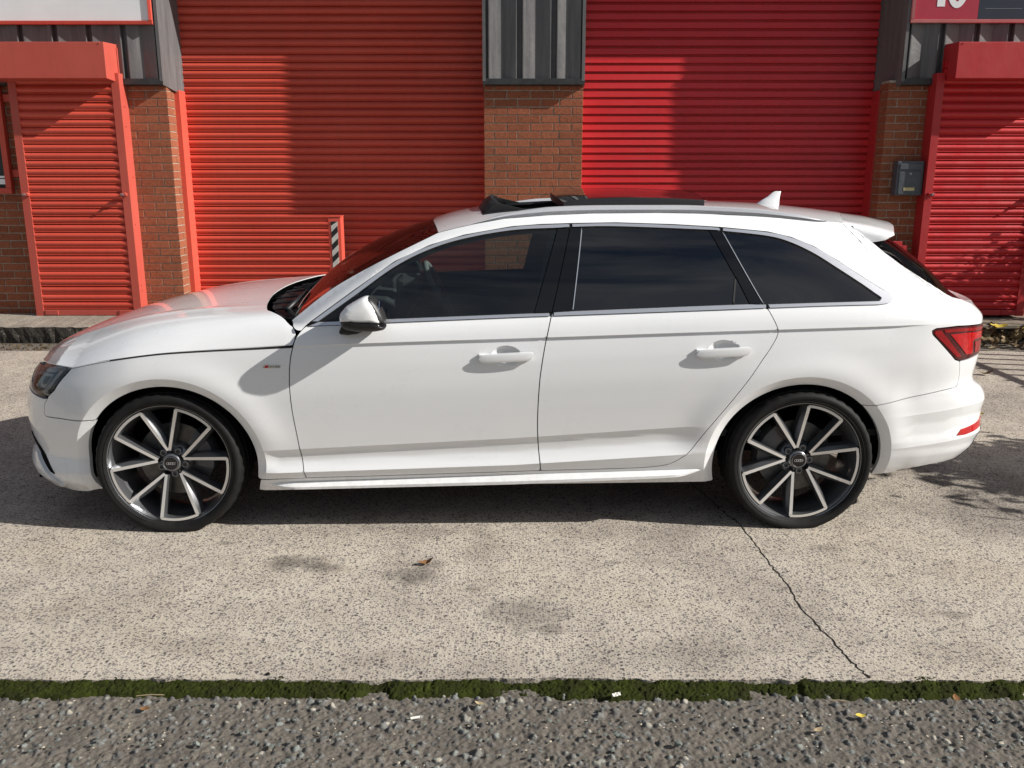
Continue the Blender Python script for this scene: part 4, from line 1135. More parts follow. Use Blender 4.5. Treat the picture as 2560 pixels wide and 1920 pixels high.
hsub('reflector_bowl', [(-.60, .70), (-.70, .69), (-.69, .63), (-.63, .635)], 'lamp_silver', -.016)
hsub('lens', [(-.615, .688), (-.665, .684), (-.66, .650), (-.63, .650)], 'black_gloss', -.010)
hsub('lens', [(-.745, .68), (-.81, .668), (-.81, .64), (-.75, .635)], 'black_gloss', -.010)
hsub('reflector_bowl', [(-.73, .69), (-.85, .67), (-.85, .63), (-.74, .62)], 'lamp_silver', -.020)
hsub('side_marker', [(-.64, .606), (-.76, .612), (-.76, .620), (-.65, .614)], 'amber', -.010)
panel('lamp_cover', hl_poly, 'glass_lamp', lift=.001, gap=.002, rim=.006, dens=.014, parent=head)

# sill blade
a = resample(T['blade_top'], .02); b = resample(T['blade_bot'], .02)
n = min(len(a), len(b)); a, b = resample(T['blade_top'], .0)[:1] if False else np.array(resample(a, (np.hypot(*np.diff(a, axis=0).T).sum()) / 100)), np.array(resample(b, (np.hypot(*np.diff(b, axis=0).T).sum()) / 100))
n = min(len(a), len(b)); a, b = a[:n], b[:n]
t_ = np.linspace(0, 1, n); fall = np.clip(np.minimum(t_, 1 - t_) / .06, 0, 1)
G = np.stack([P(a[:, 0], a[:, 1], .001), P(a[:, 0] * .45 + b[:, 0] * .55, a[:, 1] * .45 + b[:, 1] * .55, .001) + np.array([0, -1, 0]) * (.030 * fall)[:, None], P(b[:, 0] * .88 + a[:, 0] * .12, b[:, 1] * .88 + a[:, 1] * .12, .001) + np.array([0, -1, 0]) * (.034 * fall)[:, None], P(b[:, 0], b[:, 1], .001) + np.array([0, -1, 0]) * (.024 * fall)[:, None], P(b[:, 0], b[:, 1] - .012, -.03)], 1)
MIRROR.append(MB().grid(G).build('sill_blade', 'car_paint', CAR, smooth=True, angle=28))

# ------------------------------------------------------------------ upper surfaces
def curve(pts, n): 
    p = cr(np.array(pts, float), 14); return resample3(p, n)
def resample3(p, n):
    p = np.array(p, float); L_ = np.linalg.norm(np.diff(p, axis=0), axis=1); s = np.concatenate([[0], np.cumsum(L_)]); q = np.linspace(0, s[-1], n)
    return np.stack([np.interp(q, s, p[:, k]) for k in range(3)], 1)
def sym(pts):
    """near-side half (y<=0, from near edge to centre) -> full curve"""
    pts = [tuple(p) for p in pts]; return pts + [(x, -y, z) for x, y, z in reversed(pts) if abs(y) > 1e-6]
def coons(c0, c1, d0, d1):
    """c0,c1: n pts (across), d0,d1: m pts (along); c0[0]=d0[0], c0[-1]=d1[0]"""
    n, m = len(c0), len(d0); u = np.linspace(0, 1, n)[:, None, None]; v = np.linspace(0, 1, m)[None, :, None]
    A = (1 - v) * c0[:, None] + v * c1[:, None]; B = (1 - u) * d0[None] + u * d1[None]
    Cc = (1 - u) * (1 - v) * c0[0] + u * (1 - v) * c0[-1] + (1 - u) * v * c1[0] + u * v * c1[-1]
    return A + B - Cc
mir = lambda p: np.array(p) * (1, -1, 1)
onP = lambda uz, lift=0.: P(np.array(uz)[:, 0], np.array(uz)[:, 1], lift)

# windscreen
ws_near = curve(onP(T['wsedge'], -.006), 30)
ws_base = curve(sym([ws_near[0], (.548, -.60, .972), (.515, -.32, .985), (.50, 0, .99)]), 41)
ws_top = curve(sym([ws_near[-1], (1.172, -.42, 1.327), (1.150, -.2, 1.342), (1.146, 0, 1.347)]), 41)
G = coons(ws_base, ws_top, ws_near, mir(ws_near))
u = np.linspace(-1, 1, 41)[:, None]; v = np.linspace(0, 1, 30)[None, :]
G[:, :, 2] += .030 * (1 - u ** 2) * np.sin(v * math.pi)
MB().grid(G).build('windscreen', 'glass_screen', CAR, smooth=True)
# black ceramic band inside the screen edge
G2 = G.copy(); G2[:, :, 2] -= .004
MB().grid(G2[:, :4]).build('screen_band', 'black_gloss', CAR, smooth=True)
for sl in (slice(0, 3), slice(38, 41)): MB().grid(G2[sl]).build('screen_band', 'black_gloss', CAR, smooth=True)

# roof with the sunroof opening
re3 = onP(sp(roof_edge, .05), -.001)
XS = np.array(sorted(set(np.round(np.concatenate([np.linspace(0, 1, 70)]), 4))))
RE = resample3(re3, 70)
zc_roof = pchip([1.146, 1.22, 1.31, 1.39, 1.6, 1.9, 2.2, 2.5, 2.854, 2.97, 3.13, 3.25], [1.347, 1.370, 1.390, 1.406, 1.424, 1.434, 1.436, 1.431, 1.417, 1.407, 1.389, 1.372])
roof_front = ws_top
hinge = curve(sym([RE[-1], (3.10, -.40, 1.361), (3.17, -.2, 1.374), (3.20, 0, 1.377)]), 41)
NT_ = 41
tt = np.linspace(-1, 1, NT_)
SRX0, SRX1, SRY = 1.375, 1.90, .455
G = np.zeros((NT_, 70, 3))
for j in range(70):
    e = RE[j]
    for i, t in enumerate(tt):
        f = j / 69
        xf = np.interp(abs(t), np.abs(np.linspace(-1, 1, NT_)[NT_ // 2:]), ws_top[NT_ // 2:, 0]); xr = np.interp(abs(t), np.linspace(0, 1, NT_ // 2 + 1), hinge[NT_ // 2:, 0])
        x = xf + (xr - xf) * (e[0] - RE[0, 0]) / (RE[-1, 0] - RE[0, 0]); y = e[1] * -t if False else t * abs(e[1])
        zcx = float(zc_roof(x)); ze_ = e[2]
        G[i, j] = (x, y, ze_ + (max(zcx, ze_ + .004) - ze_) * (1 - abs(t) ** 2.3))
xc = G[NT_ // 2, :, 0]
j0, j1 = int(np.argmin(abs(xc - SRX0))), int(np.argmin(abs(xc - SRX1)))
i0 = int(np.argmin(abs(tt + SRY / .60))); i1 = NT_ - 1 - i0
mb = MB(); mb.v = [tuple(p) for p in G.reshape(-1, 3).tolist()]
for i in range(NT_ - 1):
    for j in range(69):
        if i0 <= i < i1 and j0 <= j < j1: continue
        k = i * 70 + j; mb.f.append((k, k + 70, k + 71, k + 1))
roof = mb.build('roof', 'car_paint', CAR, smooth=True)
Gl = G.copy(); Gl[:, :, 2] -= .035
mb = MB(); mb.v = [tuple(p) for p in Gl.reshape(-1, 3).tolist()]
for i in range(NT_ - 1):
    for j in range(69):
        if i0 <= i < i1 and j0 <= j < j1: continue
        k = i * 70 + j; mb.f.append((k, k + 70, k + 71, k + 1))
mb.build('headlining', 'headliner', CAR, smooth=True)
# frame round the opening
ring = [G[i0, j] for j in range(j0, j1 + 1)] + [G[i, j1] for i in range(i0, i1 + 1)] + [G[i1, j] for j in range(j1, j0 - 1, -1)] + [G[i, j0] for i in range(i1, i0 - 1, -1)]
ring = np.array(ring); cen = ring.mean(0)
Gr = np.stack([ring + (0, 0, .002), cen + (ring - cen) * (.985, .975, 1) + (0, 0, .006), cen + (ring - cen) * (.97, .955, 1) + (0, 0, -.004), cen + (ring - cen) * (.965, .95, 1) + (0, 0, -.075)], 1)
MB().grid(Gr).build('sunroof_frame', 'black_plastic', CAR, smooth=True, angle=40)
def zroof(x, y): 
    i = np.argmin(np.abs(G[:, 0, 1] * 0 + tt - y / .60)); j = np.argmin(abs(G[i, :, 0] - x)); return G[i, j, 2]
for s in (-1, 1):
    MB().tube([(1.40, s * .405, zroof(1.4, .4) - .012), (1.6, s * .405, zroof(1.6, .4) - .010), (1.95, s * .405, zroof(1.9, .4) - .006)], .011, 8).build('guide_rail', 'black_plastic', CAR, smooth=True)
# wind deflector, popped up along the front of the opening
D = []
for t in np.linspace(-1, 1, 41):
    y = t * .44; x = 1.395 + .02 * (1 - t * t) * -1 + .06 * abs(t) ** 6; zz = zroof(1.4, y * .9) + .004
    h = .040 * (1 - abs(t) ** 8) + .008
    D.append([(x - .012, y, zz - .02), (x + .020, y, zz + h * .55), (x + .052, y, zz + h), (x + .070, y, zz + h - .004), (x + .062, y, zz + h * .5), (x + .03, y, zz - .02)])
wd = MB().grid(D).build('wind_deflector', 'black_plastic', CAR, smooth=True, angle=45)
for s in (-1, 1):
    MB().prism([(1.40, 1.385), (1.455, 1.440), (1.50, 1.430), (1.60, 1.408), (1.70, 1.400), (1.60, 1.392)], 'y', s * .435 - .006, s * .435 + .006).build('deflector_arm', 'black_plastic', wd, bevel=.002)
# glass panel slid back on top of the roof
Gp = []
xs_ = np.linspace(1.775, 2.43, 34)
for t in np.linspace(-1, 1, 33):
    row = []
    for x in xs_:
        zz = 1.452 + .018 * math.sin(math.pi * np.clip((x - 1.775) / .655, 0, 1)) * .6 - .004 * abs((x - 2.1)) + .016 * (1 - abs(t) ** 2.4) + .012 * (t + 1) - (.010 * np.clip((1.86 - x) / .085, 0, 1) ** 1.5)
        row.append((x + .0 - .03 * (1 - t * t) * np.clip((1.9 - x) / .12, 0, 1) + .02 * (1 - t * t) * np.clip((x - 2.3) / .13, 0, 1), t * .465, zz))
    Gp.append(row)
Gp = np.array(Gp)
simple('sunroof_glass', (.010, .011, .012), .03, spec=.55, coat=1.0)
pg = MB(); pg.grid(Gp); pg.build('sunroof_glass', 'sunroof_glass', CAR, smooth=True)
edge = np.concatenate([Gp[0, :], Gp[1:, -1], Gp[-1, ::-1][1:], Gp[::-1, 0][1:]])
Ge = np.stack([edge + (0, 0, .001), edge * (1, 1.006, 1) + (0, 0, -.004), edge * (1, 1.006, 1) + (0, 0, -.030), edge * (1, .98, 1) + (0, 0, -.034)], 1)
MB().grid(Ge).build('sunroof_edge', 'black_plastic', CAR, smooth=True, angle=40)

# bonnet: height over the plan, cut to its outline
bl3 = onP(sp(T['bonline'], .03), -.001)
_bx = np.concatenate([[-.875, -.868, -.84, -.78, -.70, -.60, -.50], bl3[:, 0], [.65]])
_fr = np.array([P(UMIN, .70), P(-1.10, .702), P(-.95, .705), P(-.75, .730), P(-.605, .742)])
fe_x = np.concatenate([_fr[:, 0], bl3[:, 0], [.68]]); fe_w = np.concatenate([-_fr[:, 1], -bl3[:, 1], [-bl3[-1, 1]]]); fe_z = np.concatenate([_fr[:, 2], bl3[:, 2], [.848]])
bz_c = pchip([-.90, -.84, -.78, -.70, -.55, -.36, -.15, .10, .343, .5, .65], [.690, .706, .733, .774, .836, .898, .945, .974, .988, .994, .998])
def bonnetS(x, y, lift=0.):
    x = np.asarray(x, float); y = np.asarray(y, float)
    W = np.interp(x, fe_x, fe_w) + 1e-4; zE = np.interp(x, fe_x, fe_z); r = np.clip(np.abs(y) / W, 0, 1.02)
    k = np.clip((x + .5) / 1.05, 0, 1); p = 5.5 + 15 * k ** 1.6; a_ = .42 - .30 * k
    g = 1 - (a_ * r ** 2 + (1 - a_) * r ** p)
    zz = zE + (bz_c(x) - zE) * g
    # pressed line running back from each lamp
    zz = zz + .0045 * np.exp(-((np.abs(y) - .50 - .10 * k) / .035) ** 2) * np.sin(np.clip((x + .72) / 1.2, 0, 1) * math.pi) ** 1.2
    return np.stack([x, y, zz + lift], -1)
half = [tuple(p[:2]) for p in reversed(_fr[1:])]
cowl_half = [(.592, -.893), (.598, -.878), (.585, -.862), (.560, -.848), (.525, -.81), (.485, -.765), (.435, -.70), (.408, -.60), (.388, -.50), (.366, -.36), (.352, -.25), (.345, -.12)]
bl2 = [tuple(p[:2]) for p in bl3]
nearp = [(_fr[0, 0], 0)] + [tuple(p[:2]) for p in _fr[1:]] + bl2 + cowl_half + [(.343, 0)]
bpoly = np.array(nearp + [(x, -y) for x, y in reversed(nearp[1:-1])])
bonnet = panel('bonnet', bpoly, 'car_paint', gap=.0042, rim=.004, dens=.024, edge=.014, surf=bonnetS, mirror=False)
_b = sp(T['bonline'])
panel('bonnet_gap_shade', cat(_b + (0, -.006), _b[::-1] + (0, .006)), 'black_rubber', lift=-.007, gap=0, rim=0, edge=.02)  # black strip laid in the bonnet gap to stand in for its shade
# scuttle: the black tray under the screen
sc0 = curve(sym([(.57, -.74, .925), (.50, -.68, .938), (.40, -.48, .95), (.365, -.25, .957), (.355, 0, .96)]), 31)
sc1 = ws_base[np.linspace(0, 40, 31).astype(int)] + (.03, 0, -.012)
Gs = np.stack([sc0, sc0 * .6 + sc1 * .4 + (0, 0, -.012), sc0 * .35 + sc1 * .65 + (0, 0, .004), sc1], 1)
cowl = MB().grid(Gs).build('scuttle', 'black_plastic', CAR, smooth=True, angle=30)
for k in range(9):
    y = -.5 + k * .12; i = int((k + .5) / 9 * 30)
    MB().tube([tuple(sc0[i] + (.0, 0, .004)), tuple(sc1[i] * .75 + sc0[i] * .25 + (0, 0, .006))], .006, 6).build('scuttle_rib', 'black_plastic', cowl)
def wiper(pts, hub):
    w = MB().tube(pts, [.007] * len(pts), 8).build('wiper_blade', 'black_rubber', CAR, smooth=True)
    MB().tube([hub, ((pts[0][0] + pts[-1][0]) / 2 - .03, (pts[0][1] + pts[-1][1]) / 2, (pts[0][2] + pts[-1][2]) / 2 + .02)], [.014, .007], 8).build('wiper_arm', 'black_plastic', w, smooth=True)
wiper([(.60, -.66, .985), (.565, -.40, .998), (.545, -.08, 1.012)], (.50, -.62, .965))
wiper([(.545, -.02, 1.010), (.548, .25, 1.006), (.575, .58, .99)], (.455, .02, .975))
MB().tube([(.50, -.60, .958), (.56, -.70, .945), (.585, -.73, .935)], [.012, .012, .02], 8).build('wiper_spindle', 'black_plastic', CAR, smooth=True)

# rear screen, spoiler, tail
te3 = onP(sp(tail_edge, .03), -.004)
rw_near = resample3(te3[2:], 26)
rw_top = curve(sym([rw_near[0], (3.18, -.40, 1.335), (3.245, -.2, 1.338), (3.26, 0, 1.338)]), 31)
rw_bot = curve(sym([rw_near[-1], (3.655, -.48, 1.000), (3.705, -.25, .992), (3.715, 0, .992)]), 31)
R_ = coons(rw_top, rw_bot, rw_near, mir(rw_near))
u = np.linspace(-1, 1, 31)[:, None]; v = np.linspace(0, 1, 26)[None, :]
R_[:, :, 0] += .070 * (1 - np.abs(u) ** 3.2) * np.sin(v * math.pi) ** .8; R_[:, :, 2] += .030 * (1 - np.abs(u) ** 3.2) * np.sin(v * math.pi) ** .8
MB().grid(R_).build('rear_screen', 'glass_rear', CAR, smooth=True)
bt = np.stack([rw_bot + (.0, 0, .0), rw_bot + (.03, 0, -.010)], 1)
# tailgate upper part between screen and lamp line
tg_low = curve(sym([tuple(P(3.80, .985)), tuple(P(3.95, .985)), tuple(P(4.2, .985)), (P(UMAX, .985)[0], 0, .985)]), 31)
tm = (rw_bot + tg_low) / 2 + np.array([.012, 0, .012])
MB().grid(np.stack([rw_bot + (.003, 0, -.003), tm, tg_low], 1)).build('tailgate_shelf', 'car_paint', CAR, smooth=True)
panel('spoiler_seal', cat(tail_edge[:4] - (.022, .004), tail_edge[:4][::-1] + (.016, .006)), 'car_paint', lift=-.009, gap=0, rim=0, dens=.01)
# roof spoiler
hin = hinge[np.linspace(0, 40, 31).astype(int)]
te4 = onP(sp(tail_edge, .03) - (.008, 0), -.007)
te_ = resample3(te4[:max(3, int(np.argmin(np.abs(te3[:, 2] - 1.284))) + 1)], 4)
tip = curve(sym([tuple(te_[3]), (3.27, -.585, 1.298), (3.315, -.50, 1.312), (3.375, -.35, 1.326), (3.425, -.15, 1.333), (3.435, 0, 1.334)]), 31)
mid = hin * .45 + tip * .55 + np.array([0, 0, .007]); mid2 = hin * .2 + tip * .8 + np.array([0, 0, .005])
under = tip + np.array([-.012, 0, -.020]); und2 = rw_top + np.array([.01, 0, .004])
side_ = te3[:1]
for k_, (row, te) in enumerate(((mid, te_[1]), (mid2, te_[2]))):
    for i_, wgt in ((0, 1.), (1, .45), (2, .15)):
        row[i_] = row[i_] * (1 - wgt) + te * wgt; row[-1 - i_] = row[-1 - i_] * (1 - wgt) + te * np.array([1, -1, 1]) * wgt
hin[0] = te_[0]; hin[-1] = te_[0] * np.array([1, -1, 1])
spo = MB().grid(np.stack([hin + (.002, 0, 0), mid, mid2, tip + (0, 0, .004), tip + (.004, 0, -.008), under, und2], 1)).build('roof_spoiler', 'car_paint', CAR, smooth=True, angle=50)
MB().tube([tuple(under[15] + (.006, -.14, .0)), tuple(under[15] + (.006, .14, 0))], .006, 8).build('brake_light', 'lamp_red', spo)

# roof rails
def rail(side):
    top = np.array(T['railtop']); bot = np.array(T['railbot'])
    t3 = resample3(cr(onP(top * (1, 1), .0), 10), 60); b3 = resample3(cr(onP(bot), 10), 60)
    # stand the rail on the roof edge; widths in y
    w = .034 * np.clip(np.minimum(np.linspace(0, 1, 60), 1 - np.linspace(0, 1, 60)) / .07, .05, 1)
    y0 = b3[:, 1] - .004
    z0 = b3[:, 2] - .004; h = np.interp(np.linspace(0, 1, 60), [0, .1, .2, .8, .92, 1], [.002, .020, .030, .030, .020, .002])
    x = b3[:, 0]
    foot = np.stack([x, y0 + .010, z0], 1); lip_ = np.stack([x, y0 + .008, z0 + h * .42], 1)
    o1 = np.stack([x, y0 - .008 + 0 * w, z0 + h * .50], 1); o2 = np.stack([x, y0 - .006, z0 + h * .95], 1); o3 = np.stack([x, y0 + w * .5, z0 + h * 1.14], 1); o4 = np.stack([x, y0 + w, z0 + h * .9], 1); o5 = np.stack([x, y0 + w, z0 - .004], 1)
    return np.stack([foot, lip_, o1, o2, o3, o4, o5], 1)
MIRROR.append(MB().grid(rail(-1)).build('roof_rail', 'rail_silver', CAR, smooth=True, angle=38))
# aerial fin
F = []
for z, x0, x1, w in ((0, 2.80, 2.925, .028), (.010, 2.808, 2.925, .026), (.022, 2.835, 2.925, .018), (.04, 2.865, 2.927, .010), (.058, 2.885, 2.930, .005), (.066, 2.900, 2.931, .002)):
    m_ = []
    for k in range(25):
        a = 2 * math.pi * k / 24; m_.append(((x0 + x1) / 2 + (x1 - x0) / 2 * math.copysign(abs(math.cos(a)) ** .8, math.cos(a)), w * math.sin(a) * (1 - .35 * math.cos(a) * -1), 1.415 + z - .006 * (x0 < 2.81) + (-.004 if z == 0 else 0)))
    F.append(m_)
MB().grid(F).build('aerial_fin', 'car_paint', CAR, smooth=True)

# ------------------------------------------------------------------ handles, mirror, badge
def flatP(cx, cz):
    def F(u, z, lift=0.):
        y = float(P(cx - .15, cz)[1]); h = np.clip(1 - ((np.asarray(u, float) - cx) / .135) ** 2, 0, 1)
        k = np.clip(1 - (np.abs(np.asarray(z) - cz - .06 * (np.asarray(u) - cx)) / .026) ** 3, 0, 1)
        return np.stack([np.asarray(u, float), y - lift * (.45 + .55 * h ** .5) - .006 * k, np.asarray(z, float)], -1)
    return F
def handle(door, cx, cz, tilt):
    """pull handle bridging the bowl"""
    poly = (np.array([(2.322, .813), (2.334, .829), (2.348, .8345), (2.379, .837), (2.45, .841), (2.527, .845), (2.552, .845), (2.563, .838), (2.556, .820), (2.545, .810), (2.527, .806), (2.44, .801), (2.365, .797), (2.338, .799)]) - (2.443, .822)) + (cx, cz)
    h = panel('door_handle', poly, 'car_paint', lift=.021, gap=0, rim=.015, edge=.008, dens=.01, parent=door, surf=flatP(cx, cz))
    # mounts at both ends reaching into the skin
    for x in (cx - .098, cx + .085):
        y = float(P(x, cz)[1]); m_ = MB().box(x - .022, x + .022, y - .012, y + .012, cz - .013, cz + .013).build('handle_mount', 'car_paint', door, bevel=.004); MIRROR.append(m_)
handle(front_door, 1.503, .803, .055); handle(rear_door, 2.443, .822, .055)

# wing mirror: slices from the door outwards
def slices(poly, ys, ks, c, name, mat, parent, shift=0.):
    q = smooth_loop(poly); rows = []
    for y, k in zip(ys, ks): rows.append([(c[0] + (a - c[0]) * k + shift, y, c[1] + (b - c[1]) * k) for a, b in q] + [(c[0] + (q[0][0] - c[0]) * k + shift, y, c[1] + (q[0][1] - c[1]) * k)])
    mb = MB().grid(rows); n = len(q)
    m0 = len(mb.v); mb.f.append(tuple(range(m0 - n - 1, m0 - 1)))
    return mb.build(name, mat, parent, smooth=True, angle=50)
def smooth_loop(poly, d=.006):
    p = np.array(poly, float); p = np.vstack([p, p[:1]]); return resample(p, d)[:-1].tolist()
YSL = [-.895, -.915, -.945, -.975, -1.0, -1.016, -1.027, -1.034, -1.037]
KSL = [.80, .92, .985, 1.0, .985, .95, .86, .70, .45]
cap_poly = [(.806, .974), (.805, .990), (.810, 1.007), (.834, 1.034), (.862, 1.051), (.889, 1.066), (.908, 1.0745), (.920, 1.0765), (.930, 1.074), (.942, 1.063), (.955, 1.046), (.970, 1.020), (.980, .998), (.986, .974), (.982, .9655), (.90, .9645), (.84, .967)]
wm = slices(cap_poly, YSL, KSL, (.90, 1.0), 'wing_mirror', 'car_paint', CAR); MIRROR.append(wm)
MIRROR.append(slices([(a, b) for a, b in cap_poly], [y + .006 for y in YSL], [k * .985 for k in KSL], (.90, 1.0), 'mirror_housing', 'black_plastic', wm, .012))
MIRROR.append(slices([(.808, .971), (.845, .9635), (.90, .961), (.984, .9615), (.990, .957), (.9905, .953), (.90, .9535), (.84, .956), (.810, .962)], YSL, KSL, (.90, .985), 'indicator_strip', 'black_gloss', wm))
MIRROR.append(slices([(.812, .960), (.84, .9545), (.90, .952), (.992, .951), (.998, .945), (.990, .936), (.965, .931), (.935, .928), (.88, .930), (.84, .936), (.815, .947)], YSL, KSL, (.90, .985), 'mirror_base', 'black_plastic', wm))
MIRROR.append(MB().prism([(.806, .950), (.790, .914), (.800, .908), (.83, .905), (.87, .910), (.900, .922), (.925, .940), (.90, .955)], 'y', -.955, -.868).build('mirror_foot', 'black_plastic', wm, bevel=.008))
MIRROR.append(MB().prism([(-.91, .972), (-1.01, .972), (-1.018, .99), (-1.0, 1.045), (-.985, 1.055), (-.91, 1.045)], 'x', .972, .976).build('mirror_glass', 'chrome', wm))
# badge on the wing
bd = panel('badge', [(.452, .757), (.527, .757), (.530, .769), (.456, .769)], 'chrome', lift=.0035, gap=0, rim=.004, edge=.004)
panel('badge_mark', [(.459, .7575), (.474, .7575), (.479, .7685), (.464, .7685)], 'badge_red', lift=.0045, gap=0, rim=.002, edge=.002, parent=bd)
for k, w_ in enumerate((.004, .003, .008, .008)):
    x = .484 + k * .0105; panel('badge_letter', [(x, .759), (x + w_, .759), (x + w_ + .003, .767), (x + .003, .767)], 'lamp_chrome_dark', lift=.0042, gap=0, rim=.002, edge=.002, parent=bd)

# ------------------------------------------------------------------ wheels
def two_mat(mb, name, mats, pick, parent, smooth=True, angle=35):
    me = mb.mesh(name, smooth, angle)
    for m in mats: me.materials.append(MATS[m])
    for p in me.polygons: p.material_index = pick(p)
    return obj(name, me, None, parent)
def wheel(x, side, phase, red=False):
    """side -1: near side (outer face towards -y)"""
    c = (0, 0, 0)
    rim = [(-.1105, .2765), (-.1130, .2740), (-.1115, .2712), (-.106, .2690), (-.099, .264), (-.090, .2600), (-.060, .2505), (-.045, .243), (.03, .238), (.09, .246), (.105, .266), (.110, .276)]
    w = MB().lathe_y(rim, n=96).build('wheel', 'alloy_dark', CAR, smooth=True, angle=40)
    w.location = (x, side * .786, .312)
    prof = [(-.108, .268), (-.1130, .2745), (-.119, .280), (-.1255, .290), (-.128, .301), (-.126, .310), (-.120, .3175), (-.112, .3225), (-.100, .3255), (-.086, .3265), (-.084, .320), (-.076, .320), (-.074, .3267), (-.034, .3272), (-.032, .320), (-.022, .320), (-.020, .3274)]
    prof += [(-a, b) for a, b in reversed(prof)]
    mb = MB().lathe_y(prof, n=120)
    mb.v = [(a, b * (1 + .06 * max(0, min(1, (-.25 - z) / .06))), max(z, -.3115)) for a, b, z in mb.v]
    sh = []
    for a, b, z in mb.v:
        r_ = math.hypot(a, z); k_ = int(round(math.atan2(z, a) / (2 * math.pi) * 120)) % 3
        f_ = 1 - .004 / r_ if (k_ == 0 and .084 < abs(b) < .1275 and r_ > .3215) else 1
        sh.append((a * f_, b, z * f_))
    mb.v = sh
    ty = mb.build('tyre', 'tyre', w, smooth=True, angle=42)
    # moulded rib and lettering blocks on the sidewall
    MB().lathe_y([(-.1245, .2835), (-.1262, .2842), (-.1262, .2852), (-.1256, .2862)], n=90).build('sidewall_rib', 'tyre', w, smooth=True)
    # spokes
    for k in range(5):
        th = math.radians(phase + 72 * k)
        for s in (-1, 1):
            tb = th + s * math.radians(17.6); ta = th + s * math.radians(3.5)
            A = np.array([.060 * math.cos(ta), .060 * math.sin(ta)]); B_ = np.array([.2600 * math.cos(tb), .2600 * math.sin(tb)])
            d = (B_ - A) / np.linalg.norm(B_ - A); nrm = np.array([-d[1], d[0]]) * s
            # inner flank (towards the V) slopes wide, outer flank steeper
            rows = []
            for t in np.linspace(0, 1, 9):
                p = A + (B_ - A) * t; yf = -.083 - .0265 * t ** .9; hw = .0062 + .0012 * t
                inn = .006 + .009 * math.sin(math.pi * t); out = .004
                pts = [p - nrm * (hw + inn + .004), p - nrm * (hw + inn), p - nrm * hw, p + nrm * hw, p + nrm * (hw + out), p + nrm * (hw + out)]
                ys = [yf + .055, yf + .020, yf, yf, yf + .012, yf + .055]
                rows.append([(q[0], y, q[1]) for q, y in zip(pts, ys)])
            mb = MB().grid(rows)
            two_mat(mb, 'spoke', ('alloy_dark', 'alloy_cut'), lambda p: 1 if abs(p.normal.y) > .93 else 0, w, True, 20)
        # machined bridge along the rim between neighbouring pairs
        a0, a1 = th + math.radians(17.0), th + math.radians(72 - 17.0); rows = []
        for t in np.linspace(0, 1, 15):
            a = a0 + (a1 - a0) * t; yf = -.1100
            rows.append([(r_ * math.cos(a), y, r_ * math.sin(a)) for r_, y in ((.2480, yf + .05), (.2520, yf + .004), (.2535, yf), (.2650, yf), (.2675, yf + .006))])
        two_mat(MB().grid(rows), 'spoke_bridge', ('alloy_dark', 'alloy_cut'), lambda p: 1 if abs(p.normal.y) > .93 else 0, w, True, 20)
        # lug bolt in its pocket
        a = th + math.radians(36); lx, lz = .056 * math.cos(a), .056 * math.sin(a)
        MB().lathe_y([(-.066, .0105), (-.068, .0145), (-.060, .0165), (-.040, .017)], (lx, 0, lz), n=20).build('bolt_pocket', 'alloy_dark', w, smooth=True)
        MB().lathe_y([(-.058, 0), (-.058, .005), (-.062, .0055), (-.062, .0095), (-.045, .0105)], (lx, 0, lz), n=12).build('wheel_bolt', 'caliper', w)
    MB().lathe_y([(-.0835, .0335), (-.082, .039), (-.074, .043), (-.056, .048), (-.048, .070), (-.030, .080)], n=60).build('hub', 'alloy_dark', w, smooth=True, angle=50)
    cap = MB().lathe_y([(-.088, 0), (-.088, .0285), (-.0895, .0295), (-.0895, .0320), (-.084, .0335)], n=48).build('hub_cap', 'black_gloss', w, smooth=True, angle=25)
    MB().lathe_y([(-.0896, .0300), (-.0902, .0308), (-.0896, .0318)], n=48).build('hub_ring', 'zinc', w, smooth=True)
    for k in range(4):
        MB().lathe_y([(-.0885, .0046), (-.0895, .0049), (-.0895, .0061), (-.0885, .0064)], (-.0135 + .009 * k, -.0003 * k, 0), n=28).build('emblem_ring', 'chrome', w, smooth=True)
    # brake
    MB().lathe_y([(-.012, .085), (-.012, .168), (.012, .168), (.012, .085)], n=60).build('brake_disc', 'brake_disc', w, smooth=True, angle=40)
    MB().lathe_y([(-.045, 0), (-.045, .070), (-.012, .086)], n=40).build('disc_hat', 'caliper', w, smooth=True, angle=40)
    rows = []
    ca = math.radians(20 if x < 1 else 160)
    for t in np.linspace(-.55, .55, 9):
        a = ca + t; rows.append([(r_ * math.cos(a), y, r_ * math.sin(a)) for r_, y in ((.105, -.02), (.105, -.045), (.135, -.052), (.178, -.045), (.186, -.01), (.186, .03))])
    MB().grid(rows).build('brake_caliper', 'caliper_red' if red else 'caliper', w, smooth=True, angle=40)
    if side > 0: w.rotation_euler = (0, 0, math.pi)
    return w
for x, ph in ((.003, 96), (2.823, 103)):
    wheel(x, -1, ph); wheel(x, 1, ph + 20)
